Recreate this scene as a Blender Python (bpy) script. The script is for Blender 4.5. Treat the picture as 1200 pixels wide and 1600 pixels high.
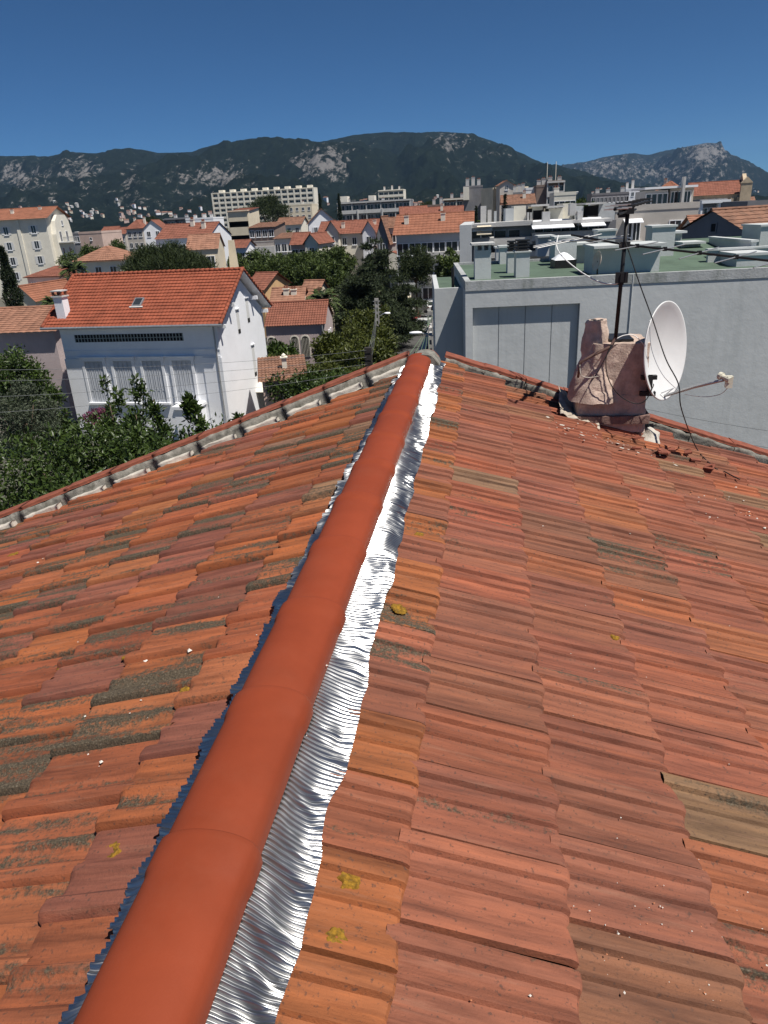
import bpy, math, random
import numpy as np
from mathutils import Vector, Matrix
random.seed(7); rng = np.random.default_rng(7)
for o in list(bpy.data.objects): bpy.data.objects.remove(o)
SC = bpy.context.scene; COL = SC.collection
R = math.radians
# ------------------------------------------------------------------ camera
CAMZ = 13.0; F = 1109.0
CM = np.array([[0.99053492, 0.00508266, -0.13716685],
               [0.12830971, -0.38925333, 0.91215046],
               [-0.0487565, -0.92111672, -0.38622117]])   # camera (right, down, forward) -> world
cam = bpy.data.cameras.new('camera'); camo = bpy.data.objects.new('camera', cam); COL.objects.link(camo)
cam.sensor_fit = 'HORIZONTAL'; cam.sensor_width = 36; cam.lens = 36 * F / 1200
cam.clip_start = 0.05; cam.clip_end = 30000
RM = CM @ np.diag([1, -1, -1])
camo.matrix_world = Matrix.Translation((0, 0, CAMZ)) @ Matrix(RM.tolist()).to_4x4()
SC.camera = camo
# ------------------------------------------------------------------ sky, sun, exposure
sv = Vector((0.60, -0.34, 1.36)).normalized()
el = math.asin(sv.z); azs = math.atan2(sv.x, sv.y)
W = bpy.data.worlds.new('World'); SC.world = W; W.use_nodes = True
nt = W.node_tree; bg = nt.nodes['Background']
sk = nt.nodes.new('ShaderNodeTexSky'); sk.sky_type = 'NISHITA'; sk.sun_disc = False
sk.sun_elevation = el; sk.sun_rotation = azs; sk.altitude = 5000; sk.air_density = 1.0; sk.dust_density = 0.0; sk.ozone_density = 10.0
tn = nt.nodes.new('ShaderNodeMix'); tn.data_type = 'RGBA'; tn.blend_type = 'MULTIPLY'; tn.inputs['Factor'].default_value = 1; tn.inputs['B'].default_value = (0.62, 0.93, 1.0, 1)
nt.links.new(sk.outputs[0], tn.inputs['A']); nt.links.new(tn.outputs['Result'], bg.inputs[0]); bg.inputs[1].default_value = 0.053
sun = bpy.data.lights.new('sun', 'SUN'); suno = bpy.data.objects.new('sun', sun); COL.objects.link(suno)
sun.energy = 5.0; sun.angle = R(0.53); sun.color = (1.0, 0.95, 0.88)
suno.rotation_euler = sv.to_track_quat('Z', 'Y').to_euler(); suno.location = (30, -10, 60)
SC.view_settings.view_transform = 'Standard'; SC.view_settings.look = 'None'
SC.view_settings.exposure = 0.3; SC.view_settings.gamma = 1.0; SC.view_settings.use_curve_mapping = False
SC.cycles.use_denoising = True; SC.cycles.max_bounces = 6; SC.cycles.diffuse_bounces = 3; SC.cycles.glossy_bounces = 3
SC.cycles.transmission_bounces = 3; SC.cycles.volume_bounces = 0; SC.cycles.transparent_max_bounces = 4
SC.cycles.volume_step_rate = 4; SC.cycles.sample_clamp_indirect = 6
# ------------------------------------------------------------------ helpers
def wray(px, py):
    return CM @ np.array([px - 600.0, py - 800.0, F])
def at(px, py, Y):                                   # a point of the place seen at photo position (px, py), Y metres away
    d = wray(px, py); t = Y / d[1]; return Vector((d[0] * t, Y, CAMZ + d[2] * t))
def onz(px, py, z):
    d = wray(px, py); t = (z - CAMZ) / d[2]; return Vector((d[0] * t, d[1] * t, z))
def proj(p):
    c = CM.T @ np.array([p[0], p[1], p[2] - CAMZ]); return 600 + F * c[0] / c[2], 800 + F * c[1] / c[2], c[2]

def node_mat(name): 
    m = bpy.data.materials.new(name); m.use_nodes = True
    return m, m.node_tree.nodes, m.node_tree.links, m.node_tree.nodes['Principled BSDF']
def N(ns, t, **kw):
    n = ns.new(t)
    for k, v in kw.items():
        if k.startswith('i_'): n.inputs[k[2:].replace('_', ' ')].default_value = v
        else: setattr(n, k, v)
    return n
def ramp(ns, stops):
    r = ns.new('ShaderNodeValToRGB'); e = r.color_ramp.elements
    while len(e) < len(stops): e.new(0.5)
    for i, (p, c) in enumerate(stops): e[i].position = p; e[i].color = c if len(c) == 4 else (*c, 1)
    return r
def mat(name, col, rough=0.85, var=0.25, scale=3.0, bump=0.0, bscale=40.0, metal=0.0, stain=0.0, stain_col=(0.05, 0.05, 0.045), spec=0.3, coat=0.0, sz=(1.6, 1.6, 0.5)):
    """plain surface: colour with broad mottling, optional blotchy stains and fine relief"""
    m, ns, ln, b = node_mat(name)
    tc = N(ns, 'ShaderNodeNewGeometry')
    n1 = N(ns, 'ShaderNodeTexNoise', i_Scale=scale, i_Detail=5.0, i_Roughness=0.62)
    ln.new(tc.outputs['Position'], n1.inputs['Vector'])
    lo = tuple(c * (1 - var) for c in col); hi = tuple(min(1, c * (1 + var)) for c in col)
    r = ramp(ns, [(0.3, lo), (0.7, hi)]); ln.new(n1.outputs['Fac'], r.inputs[0]); out = r.outputs[0]
    if stain > 0:
        n2 = N(ns, 'ShaderNodeTexNoise', i_Scale=scale * 0.7, i_Detail=8.0, i_Roughness=0.7)
        mp = N(ns, 'ShaderNodeMapping'); mp.inputs['Scale'].default_value = sz; mp.inputs['Location'].default_value = (7, 3, 1)
        ln.new(tc.outputs['Position'], mp.inputs[0]); ln.new(mp.outputs[0], n2.inputs['Vector'])
        r2 = ramp(ns, [(0.5, (0, 0, 0)), (0.75, (stain,) * 3)]); ln.new(n2.outputs['Fac'], r2.inputs[0])
        mx = N(ns, 'ShaderNodeMix', data_type='RGBA'); mx.inputs['B'].default_value = (*stain_col, 1)
        ln.new(r2.outputs[0], mx.inputs['Factor']); ln.new(out, mx.inputs['A']); out = mx.outputs['Result']
    ln.new(out, b.inputs['Base Color'])
    b.inputs['Roughness'].default_value = rough; b.inputs['Metallic'].default_value = metal
    b.inputs['Specular IOR Level'].default_value = spec
    if coat: b.inputs['Coat Weight'].default_value = coat
    if bump > 0:
        n3 = N(ns, 'ShaderNodeTexNoise', i_Scale=bscale, i_Detail=6.0, i_Roughness=0.65)
        ln.new(tc.outputs['Position'], n3.inputs['Vector'])
        bp = N(ns, 'ShaderNodeBump', i_Strength=bump, i_Distance=0.4 / bscale); ln.new(n3.outputs['Fac'], bp.inputs['Height'])
        ln.new(bp.outputs[0], b.inputs['Normal'])
    return m

class MB:
    """collects faces; build() links them as ONE mesh object"""
    def __init__(s): s.v = []; s.f = []; s.m = []
    def add(s, vs, fs, m=0):
        o = len(s.v); s.v += [tuple(v) for v in vs]; s.f += [tuple(i + o for i in f) for f in fs]; s.m += [m] * len(fs); return s
    def quad(s, a, b, c, d, m=0): return s.add([a, b, c, d], [(0, 1, 2, 3)], m)
    def box(s, x0, x1, y0, y1, z0, z1, m=0, M=None):
        vs = [Vector((x, y, z)) for z in (z0, z1) for y in (y0, y1) for x in (x0, x1)]
        if M is not None: vs = [M @ v for v in vs]
        return s.add(vs, [(0, 2, 3, 1), (4, 5, 7, 6), (0, 1, 5, 4), (2, 6, 7, 3), (0, 4, 6, 2), (1, 3, 7, 5)], m)
    def prism(s, poly, axis, a0, a1, m=0, M=None):
        """poly: 2D outline; extruded along axis x/y/z from a0 to a1"""
        def P(p, a): return Vector((a, p[0], p[1])) if axis == 'x' else Vector((p[0], a, p[1])) if axis == 'y' else Vector((p[0], p[1], a))
        n = len(poly); vs = [P(p, a0) for p in poly] + [P(p, a1) for p in poly]
        if M is not None: vs = [M @ v for v in vs]
        fs = [tuple(range(n))[::-1], tuple(range(n, 2 * n))] + [(i, (i + 1) % n, n + (i + 1) % n, n + i) for i in range(n)]
        return s.add(vs, fs, m)
    def tube(s, pts, r, n=8, m=0, cap=True):
        pts = [Vector(p) for p in pts]; k = len(pts); rr = r if isinstance(r, (list, tuple)) else [r] * k
        vs = []; fs = []; ref = None
        for i, p in enumerate(pts):
            t = (pts[min(i + 1, k - 1)] - pts[max(i - 1, 0)]).normalized()
            if ref is None: ref = Vector((0, 0, 1)) if abs(t.z) < 0.9 else Vector((1, 0, 0))
            a = t.cross(ref).normalized(); b = t.cross(a); ref = -b if b.dot(ref) < 0 else b
            for j in range(n):
                th = 2 * math.pi * j / n; vs.append(p + (a * math.cos(th) + b * math.sin(th)) * rr[i])
        for i in range(k - 1):
            for j in range(n): fs.append((i * n + j, i * n + (j + 1) % n, (i + 1) * n + (j + 1) % n, (i + 1) * n + j))
        if cap: fs += [tuple(range(n))[::-1], tuple(range((k - 1) * n, k * n))]
        return s.add(vs, fs, m)
    def lathe(s, prof, c=(0, 0, 0), n=24, m=0, M=None):
        vs = []; fs = []
        for (r, z) in prof:
            for j in range(n):
                a = 2 * math.pi * j / n; v = Vector((c[0] + r * math.cos(a), c[1] + r * math.sin(a), c[2] + z)); vs.append(M @ v if M is not None else v)
        for i in range(len(prof) - 1):
            for j in range(n): fs.append((i * n + j, i * n + (j + 1) % n, (i + 1) * n + (j + 1) % n, (i + 1) * n + j))
        return s.add(vs, fs, m)
    def mesh(s, name, mats, smooth=False):
        me = bpy.data.meshes.new(name); me.from_pydata(s.v, [], s.f)
        for k in (mats if isinstance(mats, (list, tuple)) else [mats]): me.materials.append(k)
        me.polygons.foreach_set('material_index', s.m)
        if smooth: me.polygons.foreach_set('use_smooth', [True] * len(s.f))
        me.update(); return me
    def build(s, name, mats, parent=None, smooth=False, loc=None):
        return link(name, s.mesh(name, mats, smooth), parent, loc)
def link(name, me, parent=None, loc=None, M=None):
    o = bpy.data.objects.new(name, me); COL.objects.link(o)
    if parent is not None: o.parent = parent
    if loc is not None: o.location = loc
    if M is not None: o.matrix_local = M
    return o
def np_mesh(name, V, Fq, mats, smooth=False, midx=None):
    """fast mesh from arrays; Fq is an (n,4) or (n,3) index array"""
    me = bpy.data.meshes.new(name); V = np.asarray(V, np.float32); Fq = np.asarray(Fq, np.int32); k = Fq.shape[1]; n = len(Fq)
    me.vertices.add(len(V)); me.vertices.foreach_set('co', V.ravel())
    me.loops.add(n * k); me.loops.foreach_set('vertex_index', Fq.ravel())
    me.polygons.add(n); me.polygons.foreach_set('loop_start', np.arange(0, n * k, k, dtype=np.int32))
    me.polygons.foreach_set('use_smooth', np.full(n, smooth))
    for q in (mats if isinstance(mats, (list, tuple)) else [mats]): me.materials.append(q)
    if midx is not None: me.polygons.foreach_set('material_index', np.asarray(midx, np.int32))
    me.update(calc_edges=True); return me
def tag(o, label=None, cat=None, group=None, kind=None):
    if label: o['label'] = label
    if cat: o['category'] = cat
    if group: o['group'] = group
    if kind: o['kind'] = kind
    return o
def thing(name, label, cat, loc=(0, 0, 0), rz=0.0, group=None):
    o = bpy.data.objects.new(name, None); COL.objects.link(o); o.location = loc; o.rotation_euler = (0, 0, rz)
    o.empty_display_size = 0.3
    return tag(o, label, cat, group)
def vnoise(p, seed=0):
    """cheap smooth value noise for arrays (n,3)"""
    p = np.asarray(p, float); i = np.floor(p).astype(np.int64); f = p - i; f = f * f * (3 - 2 * f)
    def h(a):
        k = (a[..., 0] * 374761393 + a[..., 1] * 668265263 + a[..., 2] * 2147483647 + seed * 974711) & 0xffffffff
        k = ((k ^ (k >> 13)) * 1274126177) & 0xffffffff; return ((k ^ (k >> 16)) & 0xffff) / 65535.0
    r = 0
    for dx in (0, 1):
        for dy in (0, 1):
            for dz in (0, 1):
                w = (f[..., 0] if dx else 1 - f[..., 0]) * (f[..., 1] if dy else 1 - f[..., 1]) * (f[..., 2] if dz else 1 - f[..., 2])
                r = r + w * h(i + np.array([dx, dy, dz]))
    return r * 2 - 1
def fbm(p, o=4, seed=0, g=0.5):
    p = np.asarray(p, float); r = 0; a = 1.0
    for k in range(o): r = r + a * vnoise(p * (2 ** k) + 13.7 * k, seed + k); a *= g
    return r
# ================================================================== the roof in front
S = 1.06; RX = -0.455 * S; TH = R(17); CT, ST = math.cos(TH), math.sin(TH)
ZA = CAMZ - 1.10 * S                                   # apex of the two tile planes
TW, TL = 0.2194, 0.346                                 # tile width along the ridge, exposure down the slope
FRAME = {'l': Matrix(((0, -CT, -ST), (1, 0, 0), (0, -ST, CT))), 'r': Matrix(((0, CT, ST), (-1, 0, 0), (0, -ST, CT)))}
def sl(side, s, y, w=0.0):                             # slope coordinates -> place
    k = 1 if side == 'r' else -1
    return Vector((RX + k * (s * CT + w * ST), y, ZA - s * ST + w * CT))
def yend(side, s): return 5.95 - 0.37 * s if side == 'l' else 6.12 - 0.13 * s

def tile_material():
    m, ns, ln, b = node_mat('weathered_clay_tile')
    oi = N(ns, 'ShaderNodeObjectInfo'); ac = N(ns, 'ShaderNodeAttribute', attribute_name='tint'); al = N(ns, 'ShaderNodeAttribute', attribute_name='lich')
    col = N(ns, 'ShaderNodeVectorMath', operation='ADD'); ln.new(oi.outputs['Color'], col.inputs[0]); ln.new(ac.outputs['Color'], col.inputs[1])
    lic = N(ns, 'ShaderNodeMath', operation='ADD'); ln.new(oi.outputs['Alpha'], lic.inputs[0]); ln.new(al.outputs['Fac'], lic.inputs[1])
    geo = N(ns, 'ShaderNodeNewGeometry')
    off = N(ns, 'ShaderNodeVectorMath', operation='SCALE'); off.inputs['Scale'].default_value = 57.0; ln.new(col.outputs[0], off.inputs[0])
    pos = N(ns, 'ShaderNodeVectorMath', operation='ADD'); ln.new(geo.outputs['Position'], pos.inputs[0]); ln.new(off.outputs[0], pos.inputs[1])
    st = N(ns, 'ShaderNodeMapping'); st.inputs['Scale'].default_value = (0.16, 2.0, 0.30); ln.new(pos.outputs[0], st.inputs[0])
    def noise(sc, det, ro, src=st): 
        n = N(ns, 'ShaderNodeTexNoise', i_Scale=sc, i_Detail=det, i_Roughness=ro); ln.new(src.outputs[0], n.inputs['Vector']); return n
    # mottling of the clay
    n1 = noise(9, 6, 0.65); r1 = ramp(ns, [(0.28, (0.52, 0.50, 0.50)), (0.5, (1, 1, 1)), (0.74, (1.38, 1.30, 1.16))]); ln.new(n1.outputs['Fac'], r1.inputs[0])
    mu = N(ns, 'ShaderNodeMix', data_type='RGBA', blend_type='MULTIPLY'); mu.inputs['Factor'].default_value = 1; ln.new(col.outputs[0], mu.inputs['A']); ln.new(r1.outputs[0], mu.inputs['B'])
    nS = noise(26, 5, 0.7); rS = ramp(ns, [(0.30, (0.66, 0.63, 0.62)), (0.5, (1, 1, 1)), (0.72, (1.25, 1.2, 1.12))]); ln.new(nS.outputs['Fac'], rS.inputs[0])
    mS = N(ns, 'ShaderNodeMix', data_type='RGBA', blend_type='MULTIPLY'); mS.inputs['Factor'].default_value = 1; ln.new(mu.outputs['Result'], mS.inputs['A']); ln.new(rS.outputs[0], mS.inputs['B']); mu = mS
    # pale bloom
    n2 = noise(16, 8, 0.7); r2 = ramp(ns, [(0.56, (0, 0, 0)), (0.8, (0.45, 0.45, 0.45))]); ln.new(n2.outputs['Fac'], r2.inputs[0])
    m2 = N(ns, 'ShaderNodeMix', data_type='RGBA'); m2.inputs['B'].default_value = (0.34, 0.185, 0.12, 1); ln.new(r2.outputs[0], m2.inputs['Factor']); ln.new(mu.outputs['Result'], m2.inputs['A'])
    # dark specks
    n3 = noise(95, 3, 0.6, pos); r3 = ramp(ns, [(0.30, (0.75,) * 3), (0.40, (0, 0, 0))]); ln.new(n3.outputs['Fac'], r3.inputs[0])
    m3 = N(ns, 'ShaderNodeMix', data_type='RGBA'); m3.inputs['B'].default_value = (0.07, 0.04, 0.03, 1); ln.new(r3.outputs[0], m3.inputs['Factor']); ln.new(m2.outputs['Result'], m3.inputs['A'])
    # lichen: broad mask * crusty breakup, driven by each tile's own amount
    n4 = noise(7, 4, 0.6); n5 = noise(60, 6, 0.75, pos)
    a4 = N(ns, 'ShaderNodeMath', operation='MULTIPLY_ADD'); a4.inputs[1].default_value = 0.55; ln.new(n5.outputs['Fac'], a4.inputs[0]); ln.new(n4.outputs['Fac'], a4.inputs[2])
    a5 = N(ns, 'ShaderNodeMath', operation='MULTIPLY_ADD'); a5.inputs[1].default_value = 0.30; ln.new(lic.outputs[0], a5.inputs[0]); ln.new(a4.outputs[0], a5.inputs[2])
    r5 = ramp(ns, [(0.96, (0, 0, 0)), (1.0, (1, 1, 1))]); r5.color_ramp.elements[0].position = 0.90
    sb = N(ns, 'ShaderNodeMath', operation='SUBTRACT'); sb.inputs[1].default_value = 0.125; ln.new(a5.outputs[0], sb.inputs[0]); ln.new(sb.outputs[0], r5.inputs[0])
    n6 = noise(190, 5, 0.75, pos); r6 = ramp(ns, [(0.38, (0.030, 0.025, 0.018)), (0.55, (0.095, 0.070, 0.042)), (0.70, (0.21, 0.18, 0.14))]); ln.new(n6.outputs['Fac'], r6.inputs[0])
    m5 = N(ns, 'ShaderNodeMix', data_type='RGBA'); ln.new(r5.outputs[0], m5.inputs['Factor']); ln.new(m3.outputs['Result'], m5.inputs['A']); ln.new(r6.outputs[0], m5.inputs['B'])
    ln.new(m5.outputs['Result'], b.inputs['Base Color'])
    b.inputs['Roughness'].default_value = 0.8; b.inputs['Specular IOR Level'].default_value = 0.35
    n7 = noise(150, 6, 0.7, pos); ad = N(ns, 'ShaderNodeMath', operation='MULTIPLY_ADD'); ad.inputs[1].default_value = 0.6; ln.new(r5.outputs[0], ad.inputs[0]); ln.new(n7.outputs['Fac'], ad.inputs[2])
    bp = N(ns, 'ShaderNodeBump', i_Strength=0.55, i_Distance=0.004); ln.new(ad.outputs[0], bp.inputs['Height']); ln.new(bp.outputs[0], b.inputs['Normal'])
    return m
M_TILE = tile_material()
M_MORTAR = mat('grey_lichened_mortar', (0.20, 0.19, 0.165), 0.95, 0.5, 18, 0.9, 60, stain=0.8, stain_col=(0.045, 0.045, 0.03))
M_MORTARW = mat('pale_lime_mortar', (0.50, 0.46, 0.40), 0.95, 0.2, 14, 0.7, 70, stain=0.35, stain_col=(0.2, 0.17, 0.13))
M_VERGE = mat('verge_clay', (0.225, 0.070, 0.042), 0.85, 0.3, 16, 0.5, 90, stain=0.5, stain_col=(0.09, 0.05, 0.035))
M_RIDGE = mat('new_red_ridge_tile', (0.222, 0.043, 0.017), 0.6, 0.12, 4, 0.18, 240, spec=0.16, stain=0.14, stain_col=(0.26, 0.095, 0.055))
M_ALU = mat('pleated_aluminium', (0.45, 0.45, 0.445), 0.31, 0.05, 6, 0.0, metal=1.0)
M_DECK = mat('roof_underlay', (0.06, 0.04, 0.03), 0.95, 0.3)
M_RENDER = mat('old_cream_render', (0.55, 0.46, 0.36), 0.9, 0.15, 2, 0.3, 50)

# profile of one interlocking tile across its width: side roll, pan, middle rib, pan
PROF = [(-0.002, -0.006), (0.0, 0.018), (0.006, 0.028), (0.018, 0.032), (0.034, 0.031), (0.044, 0.024), (0.052, 0.0095), (0.068, 0.0030), (0.090, 0.0045),
        (0.103, 0.0110), (0.110, 0.0170), (0.122, 0.0175), (0.130, 0.0090), (0.150, 0.0030), (0.180, 0.0032), (0.205, 0.0075), (0.226, 0.009)]
PROF_R = [(0.0, -0.004), (0.0035, -0.003), (0.0055, 0.012), (0.012, 0.0205), (0.028, 0.0240), (0.043, 0.0230), (0.0475, 0.0205), (0.0525, 0.0065), (0.068, 0.0005), (0.088, 0.0040), (0.103, 0.0135), (0.1105, 0.0160), (0.1145, 0.0060),
          (0.138, 0.0000), (0.166, 0.0025), (0.188, 0.0085), (0.204, 0.0130), (0.2150, 0.0125), (0.2170, -0.004)]
def tile_arrays(seed, PROF):
    r = np.random.default_rng(seed); rows = [0.0, 0.10, 0.22, 0.31, 0.352, 0.366, 0.372]
    V = []; np_ = len(PROF)
    warp = r.normal(0, 0.0012, 4)
    for k, a in enumerate(rows):
        tilt = 0.022 * a / 0.372
        for (u, w) in PROF:
            nose = 0.0
            if k == 5: nose = -0.0025
            if k == 6: nose = -0.008
            lift = 0.0035 * math.exp(-((a - 0.34) / 0.03) ** 2) * (1 if 0.05 < u < 0.2 else 0)      # raised lip closing the pans
            y = a + (0.003 * math.cos(u / TW * 2 * math.pi) if k >= 4 else 0) + r.normal(0, 0.0006)
            V.append((u, y, w + tilt + nose + lift + 0.4 * warp[0] * math.sin(u * 20 + warp[1] * 900) + warp[2] * a * 3 + r.normal(0, 0.0004)))
    F_ = []
    for k in range(len(rows) - 1):
        for j in range(np_ - 1): i = k * np_ + j; F_.append((i, i + 1, i + np_ + 1, i + np_))
    b0 = (len(rows) - 1) * np_; o = len(V)
    V += [(V[b0 + j][0], V[b0 + j][1] - 0.002, V[b0 + j][2] - 0.020) for j in range(np_)]
    for j in range(np_ - 1): F_.append((b0 + j, b0 + j + 1, o + j + 1, o + j))
    return np.array(V), np.array(F_)
NV = 5
TVAR = [tile_arrays(s, PROF if s < NV else PROF_R) for s in range(2 * NV)]
TMESH = []
for V_, F_ in TVAR:
    me = np_mesh('tile', V_, F_, M_TILE, True); me.set_sharp_from_angle(angle=R(28)); TMESH.append(me)
PAL = {'r': [((0.232, 0.074, 0.040), 8), ((0.224, 0.078, 0.045), 8), ((0.202, 0.074, 0.044), 6), ((0.255, 0.086, 0.039), 4), ((0.210, 0.090, 0.051), 3), ((0.190, 0.108, 0.060), 1)],
       'l': [((0.290, 0.088, 0.032), 5), ((0.262, 0.078, 0.034), 6), ((0.210, 0.072, 0.046), 3), ((0.295, 0.100, 0.040), 2), ((0.205, 0.110, 0.068), 1)]}
house = thing('tiled_house', 'house under the foreground clay tile roof with new red ridge', 'house', (0, 0, 0))
tiles = []
for side in 'lr':
    cols = [c for c, k in PAL[side] for _ in range(k)]
    for i in range(-1, 15):
        s_nose = 0.341 + (i) * TL if side == 'r' else 0.375 + i * TL
        s_head = s_nose - 0.372
        ph = (0.174 if i % 2 == 0 else 0.064) if side == 'r' else (0.212 if i % 2 == 0 else 0.102)
        ye = yend(side, max(s_nose - TL / 2, 0))
        for j in range(-8, 30):
            y0 = ph + j * TW                              # near edge of this tile
            if y0 + TW > ye + 0.03: continue
            if s_head < -0.05 and i < 0: continue
            c = random.choice(cols); k = random.uniform(0.86, 1.14) if side == 'l' else random.uniform(0.90, 1.10); c = tuple(x * k * random.uniform(0.96, 1.04) for x in c)
            if side == 'l': li = max(0, random.gauss(0.68, 0.28))
            else: li = max(0, random.gauss(0.22, 0.20)) + (0.45 if (i == 0 and random.random() < 0.55) else 0) + (0.5 if random.random() < 0.05 else 0)
            if side == 'r' and i == 0 and random.random() < 0.6: c = tuple(x * k for x in (0.262, 0.088, 0.032))
            fr = FRAME[side]; p = sl(side, s_head, y0 if side == 'l' else y0 + TW, random.gauss(0.002, 0.0018))
            jit = Matrix.Rotation(random.gauss(0, 0.0035), 3, 'Z') @ Matrix.Rotation(random.gauss(0, 0.004), 3, 'X') @ Matrix.Rotation(random.gauss(0, 0.006), 3, 'Y')
            Mx = Matrix.Translation(p) @ (fr @ jit).to_4x4()
            u, v, zc = proj(sl(side, s_nose - TL / 2, y0 + TW / 2))
            vis = 1.0 / zc ** 2 if (zc > 0.2 and -90 < u < 1290 and 0 < v < 1700) else 0
            tiles.append((vis, side, Mx, c, min(li, 1.0), random.randrange(NV) + (NV if side == 'r' else 0)))
tiles.sort(key=lambda t: -t[0])
for (vis, side, Mx, c, li, k) in tiles[:300]:
    o = link('tile', TMESH[k], house, M=Mx); o.color = (*c, li)
for side in 'lr':
    VV, FF, TC, LC = [], [], [], []; n0 = 0
    for (vis, sd, Mx, c, li, k) in tiles[300:]:
        if sd != side: continue
        V_, F_ = TVAR[k]; A = np.array(Mx); VV.append(V_ @ A[:3, :3].T + A[:3, 3]); FF.append(F_ + n0); n0 += len(V_)
        TC.append(np.tile([*c, 1.0], (len(V_), 1))); LC.append(np.full(len(V_), li))
    me = np_mesh('tile_field', np.concatenate(VV), np.concatenate(FF), M_TILE, True); me.set_sharp_from_angle(angle=R(28))
    me.attributes.new('tint', 'FLOAT_COLOR', 'POINT').data.foreach_set('color', np.concatenate(TC).astype(np.float32).ravel())
    me.attributes.new('lich', 'FLOAT', 'POINT').data.foreach_set('value', np.concatenate(LC).astype(np.float32))
    o = link('tile_field', me, house); o.color = (0, 0, 0, 0); o['kind'] = 'stuff'
# deck, gable wall and walls below the tiles
mb = MB()
for side in 'lr':
    a = [sl(side, 0, -2, -0.012), sl(side, 5.4, -2, -0.012), sl(side, 5.4, yend(side, 5.4), -0.012), sl(side, 0, yend(side, 0), -0.012)]
    mb.quad(*a)
mb.build('roof_deck', M_DECK, house)
mb = MB()
L5, R5 = sl('l', 5.1, 0), sl('r', 5.1, 0)
gl = [sl('l', 5.1, yend('l', 5.1) - 0.05, -0.05), sl('l', 0, yend('l', 0) - 0.05, -0.05), sl('r', 0, yend('r', 0) - 0.05, -0.05), sl('r', 5.1, yend('r', 5.1) - 0.05, -0.05)]
mb.add([(gl[0].x, gl[0].y, 0), gl[0], gl[1], gl[2], gl[3], (gl[3].x, gl[3].y, 0)], [(0, 1, 2, 3, 4, 5)])
mb.quad((gl[0].x, -2, 0), (gl[0].x, -2, gl[0].z), gl[0], (gl[0].x, gl[0].y, 0)); mb.quad((gl[3].x, -2, 0), (gl[3].x, -2, gl[3].z), gl[3], (gl[3].x, gl[3].y, 0))
mb.build('wall', M_RENDER, house)

# ridge caps: each overlaps the next one with a slightly wider head
RP, RE = 0.446, 5.86
def cap_mesh():
    V = []; rows = [(-0.035, 0.0945, -0.002), (0.0, 0.0945, -0.002), (0.20, 0.0975, 0.0), (0.36, 0.0985, 0.0005), (0.388, 0.0988, 0.0008), (0.400, 0.1030, 0.0038), (0.455, 0.1040, 0.0046), (0.4675, 0.1038, 0.0046), (0.470, 0.1028, 0.0034), (0.470, 0.094, -0.008)]
    n = 28
    for (y, r, dz) in rows:
        for j in range(n + 1):
            t = j / n; a = math.pi * t
            x = -r * math.cos(a); z = 0.035 + 0.077 * (math.sin(a) ** 0.66) + dz
            if j == 23: x += 0.0014; z += 0.0008
            V.append((x, y, z - 0.01))
    F_ = []
    for k in range(len(rows) - 1):
        for j in range(n): i = k * (n + 1) + j; F_.append((i, i + 1, i + n + 2, i + n + 1))
    return np.array(V), np.array(F_)
cv, cf = cap_mesh()
cme = np_mesh('ridge_tile', cv, cf, M_RIDGE, True)
joints = []
k = 0; y = RE - 0.47
while y > -1.2:
    o = link('ridge_tile', cme, house, M=Matrix.Translation((RX - 0.034 + random.gauss(0, 0.0012), y, ZA + 0.004 - (0.0))) @ Matrix.Rotation(random.gauss(0, 0.004), 4, 'Z') @ Matrix.Rotation(-0.011, 4, 'X') @ Matrix.Rotation(random.gauss(0, 0.008), 4, 'Y'))
    y -= RP
# mould lines on the caps are real thin beads
mb = MB(); y = RE - 0.47
# pleated aluminium ridge roll
def strip(side, s1, edge_seed):
    y0, y1 = -1.0, (5.80 if side == 'l' else 6.0); ny = int((y1 - y0) / 0.00148); ns_ = 18
    Y, T = np.meshgrid(np.linspace(y0, y1, ny), np.linspace(0, 1, ns_), indexing='ij')
    P = np.stack([Y * 3.2, T * 1.2, T * 0], -1); d1 = fbm(P, 3, edge_seed)
    k0 = 1 if side == 'r' else -1
    edge = s1 + 0.010 * fbm(np.stack([Y * 7, Y * 0, Y * 0], -1), 3, edge_seed + 5)
    if side == 'l': edge = edge + 0.013 * np.sign(np.sin(Y / TW * 2 * np.pi + 1.0)) * 0.5
    s = 0.04 + (edge - 0.04) * T
    drape = (0.0395 + 0.004 * T if side == 'r' else 0.047 + 0.010 * T) + 0.0022 * d1 * (0.35 + T)
    bulge = 0.004 * fbm(np.stack([Y * 9, T * 2.0, T * 0 + 4], -1), 2, edge_seed + 9) * T
    skew = Y + 0.022 * d1 * T + 0.012 * np.sin(T * 3 + Y * 2.3) - 0.05 * T * (1 if side == 'r' else -1)
    pl = 0.0032 * np.sin(Y / 0.0140 * 2 * np.pi); YV = Y + 0.022 * d1 * T + 0.012 * np.sin(T * 3 + Y * 2.3) - 0.010 * T
    str_ = 0.0110 * fbm(np.stack([(Y + 0.035 * T + 0.02 * d1) * 21, T * 0.6, T * 0 + 9], -1), 3, edge_seed + 31, 0.6)
    w = np.maximum(drape + bulge * 0.3 + str_ * np.clip(T * 1.5 - 0.15, 0.08, 1), 0.0375 + 0.001 * T if side == 'r' else 0.045) + pl
    k = 1 if side == 'r' else -1
    X = RX + k * (s * CT + w * ST); Z = ZA - s * ST + w * CT
    V = np.stack([X, YV, Z], -1).reshape(-1, 3); I = np.arange(ny * ns_).reshape(ny, ns_)
    Fq = np.stack([I[:-1, :-1], I[:-1, 1:], I[1:, 1:], I[1:, :-1]], -1).reshape(-1, 4)
    return np_mesh('ridge_flashing', V, Fq, M_ALU, True)
tag(link('ridge_flashing', strip('r', 0.162, 3), house), 'right hand strip of pleated silver flashing below the ridge')
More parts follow.
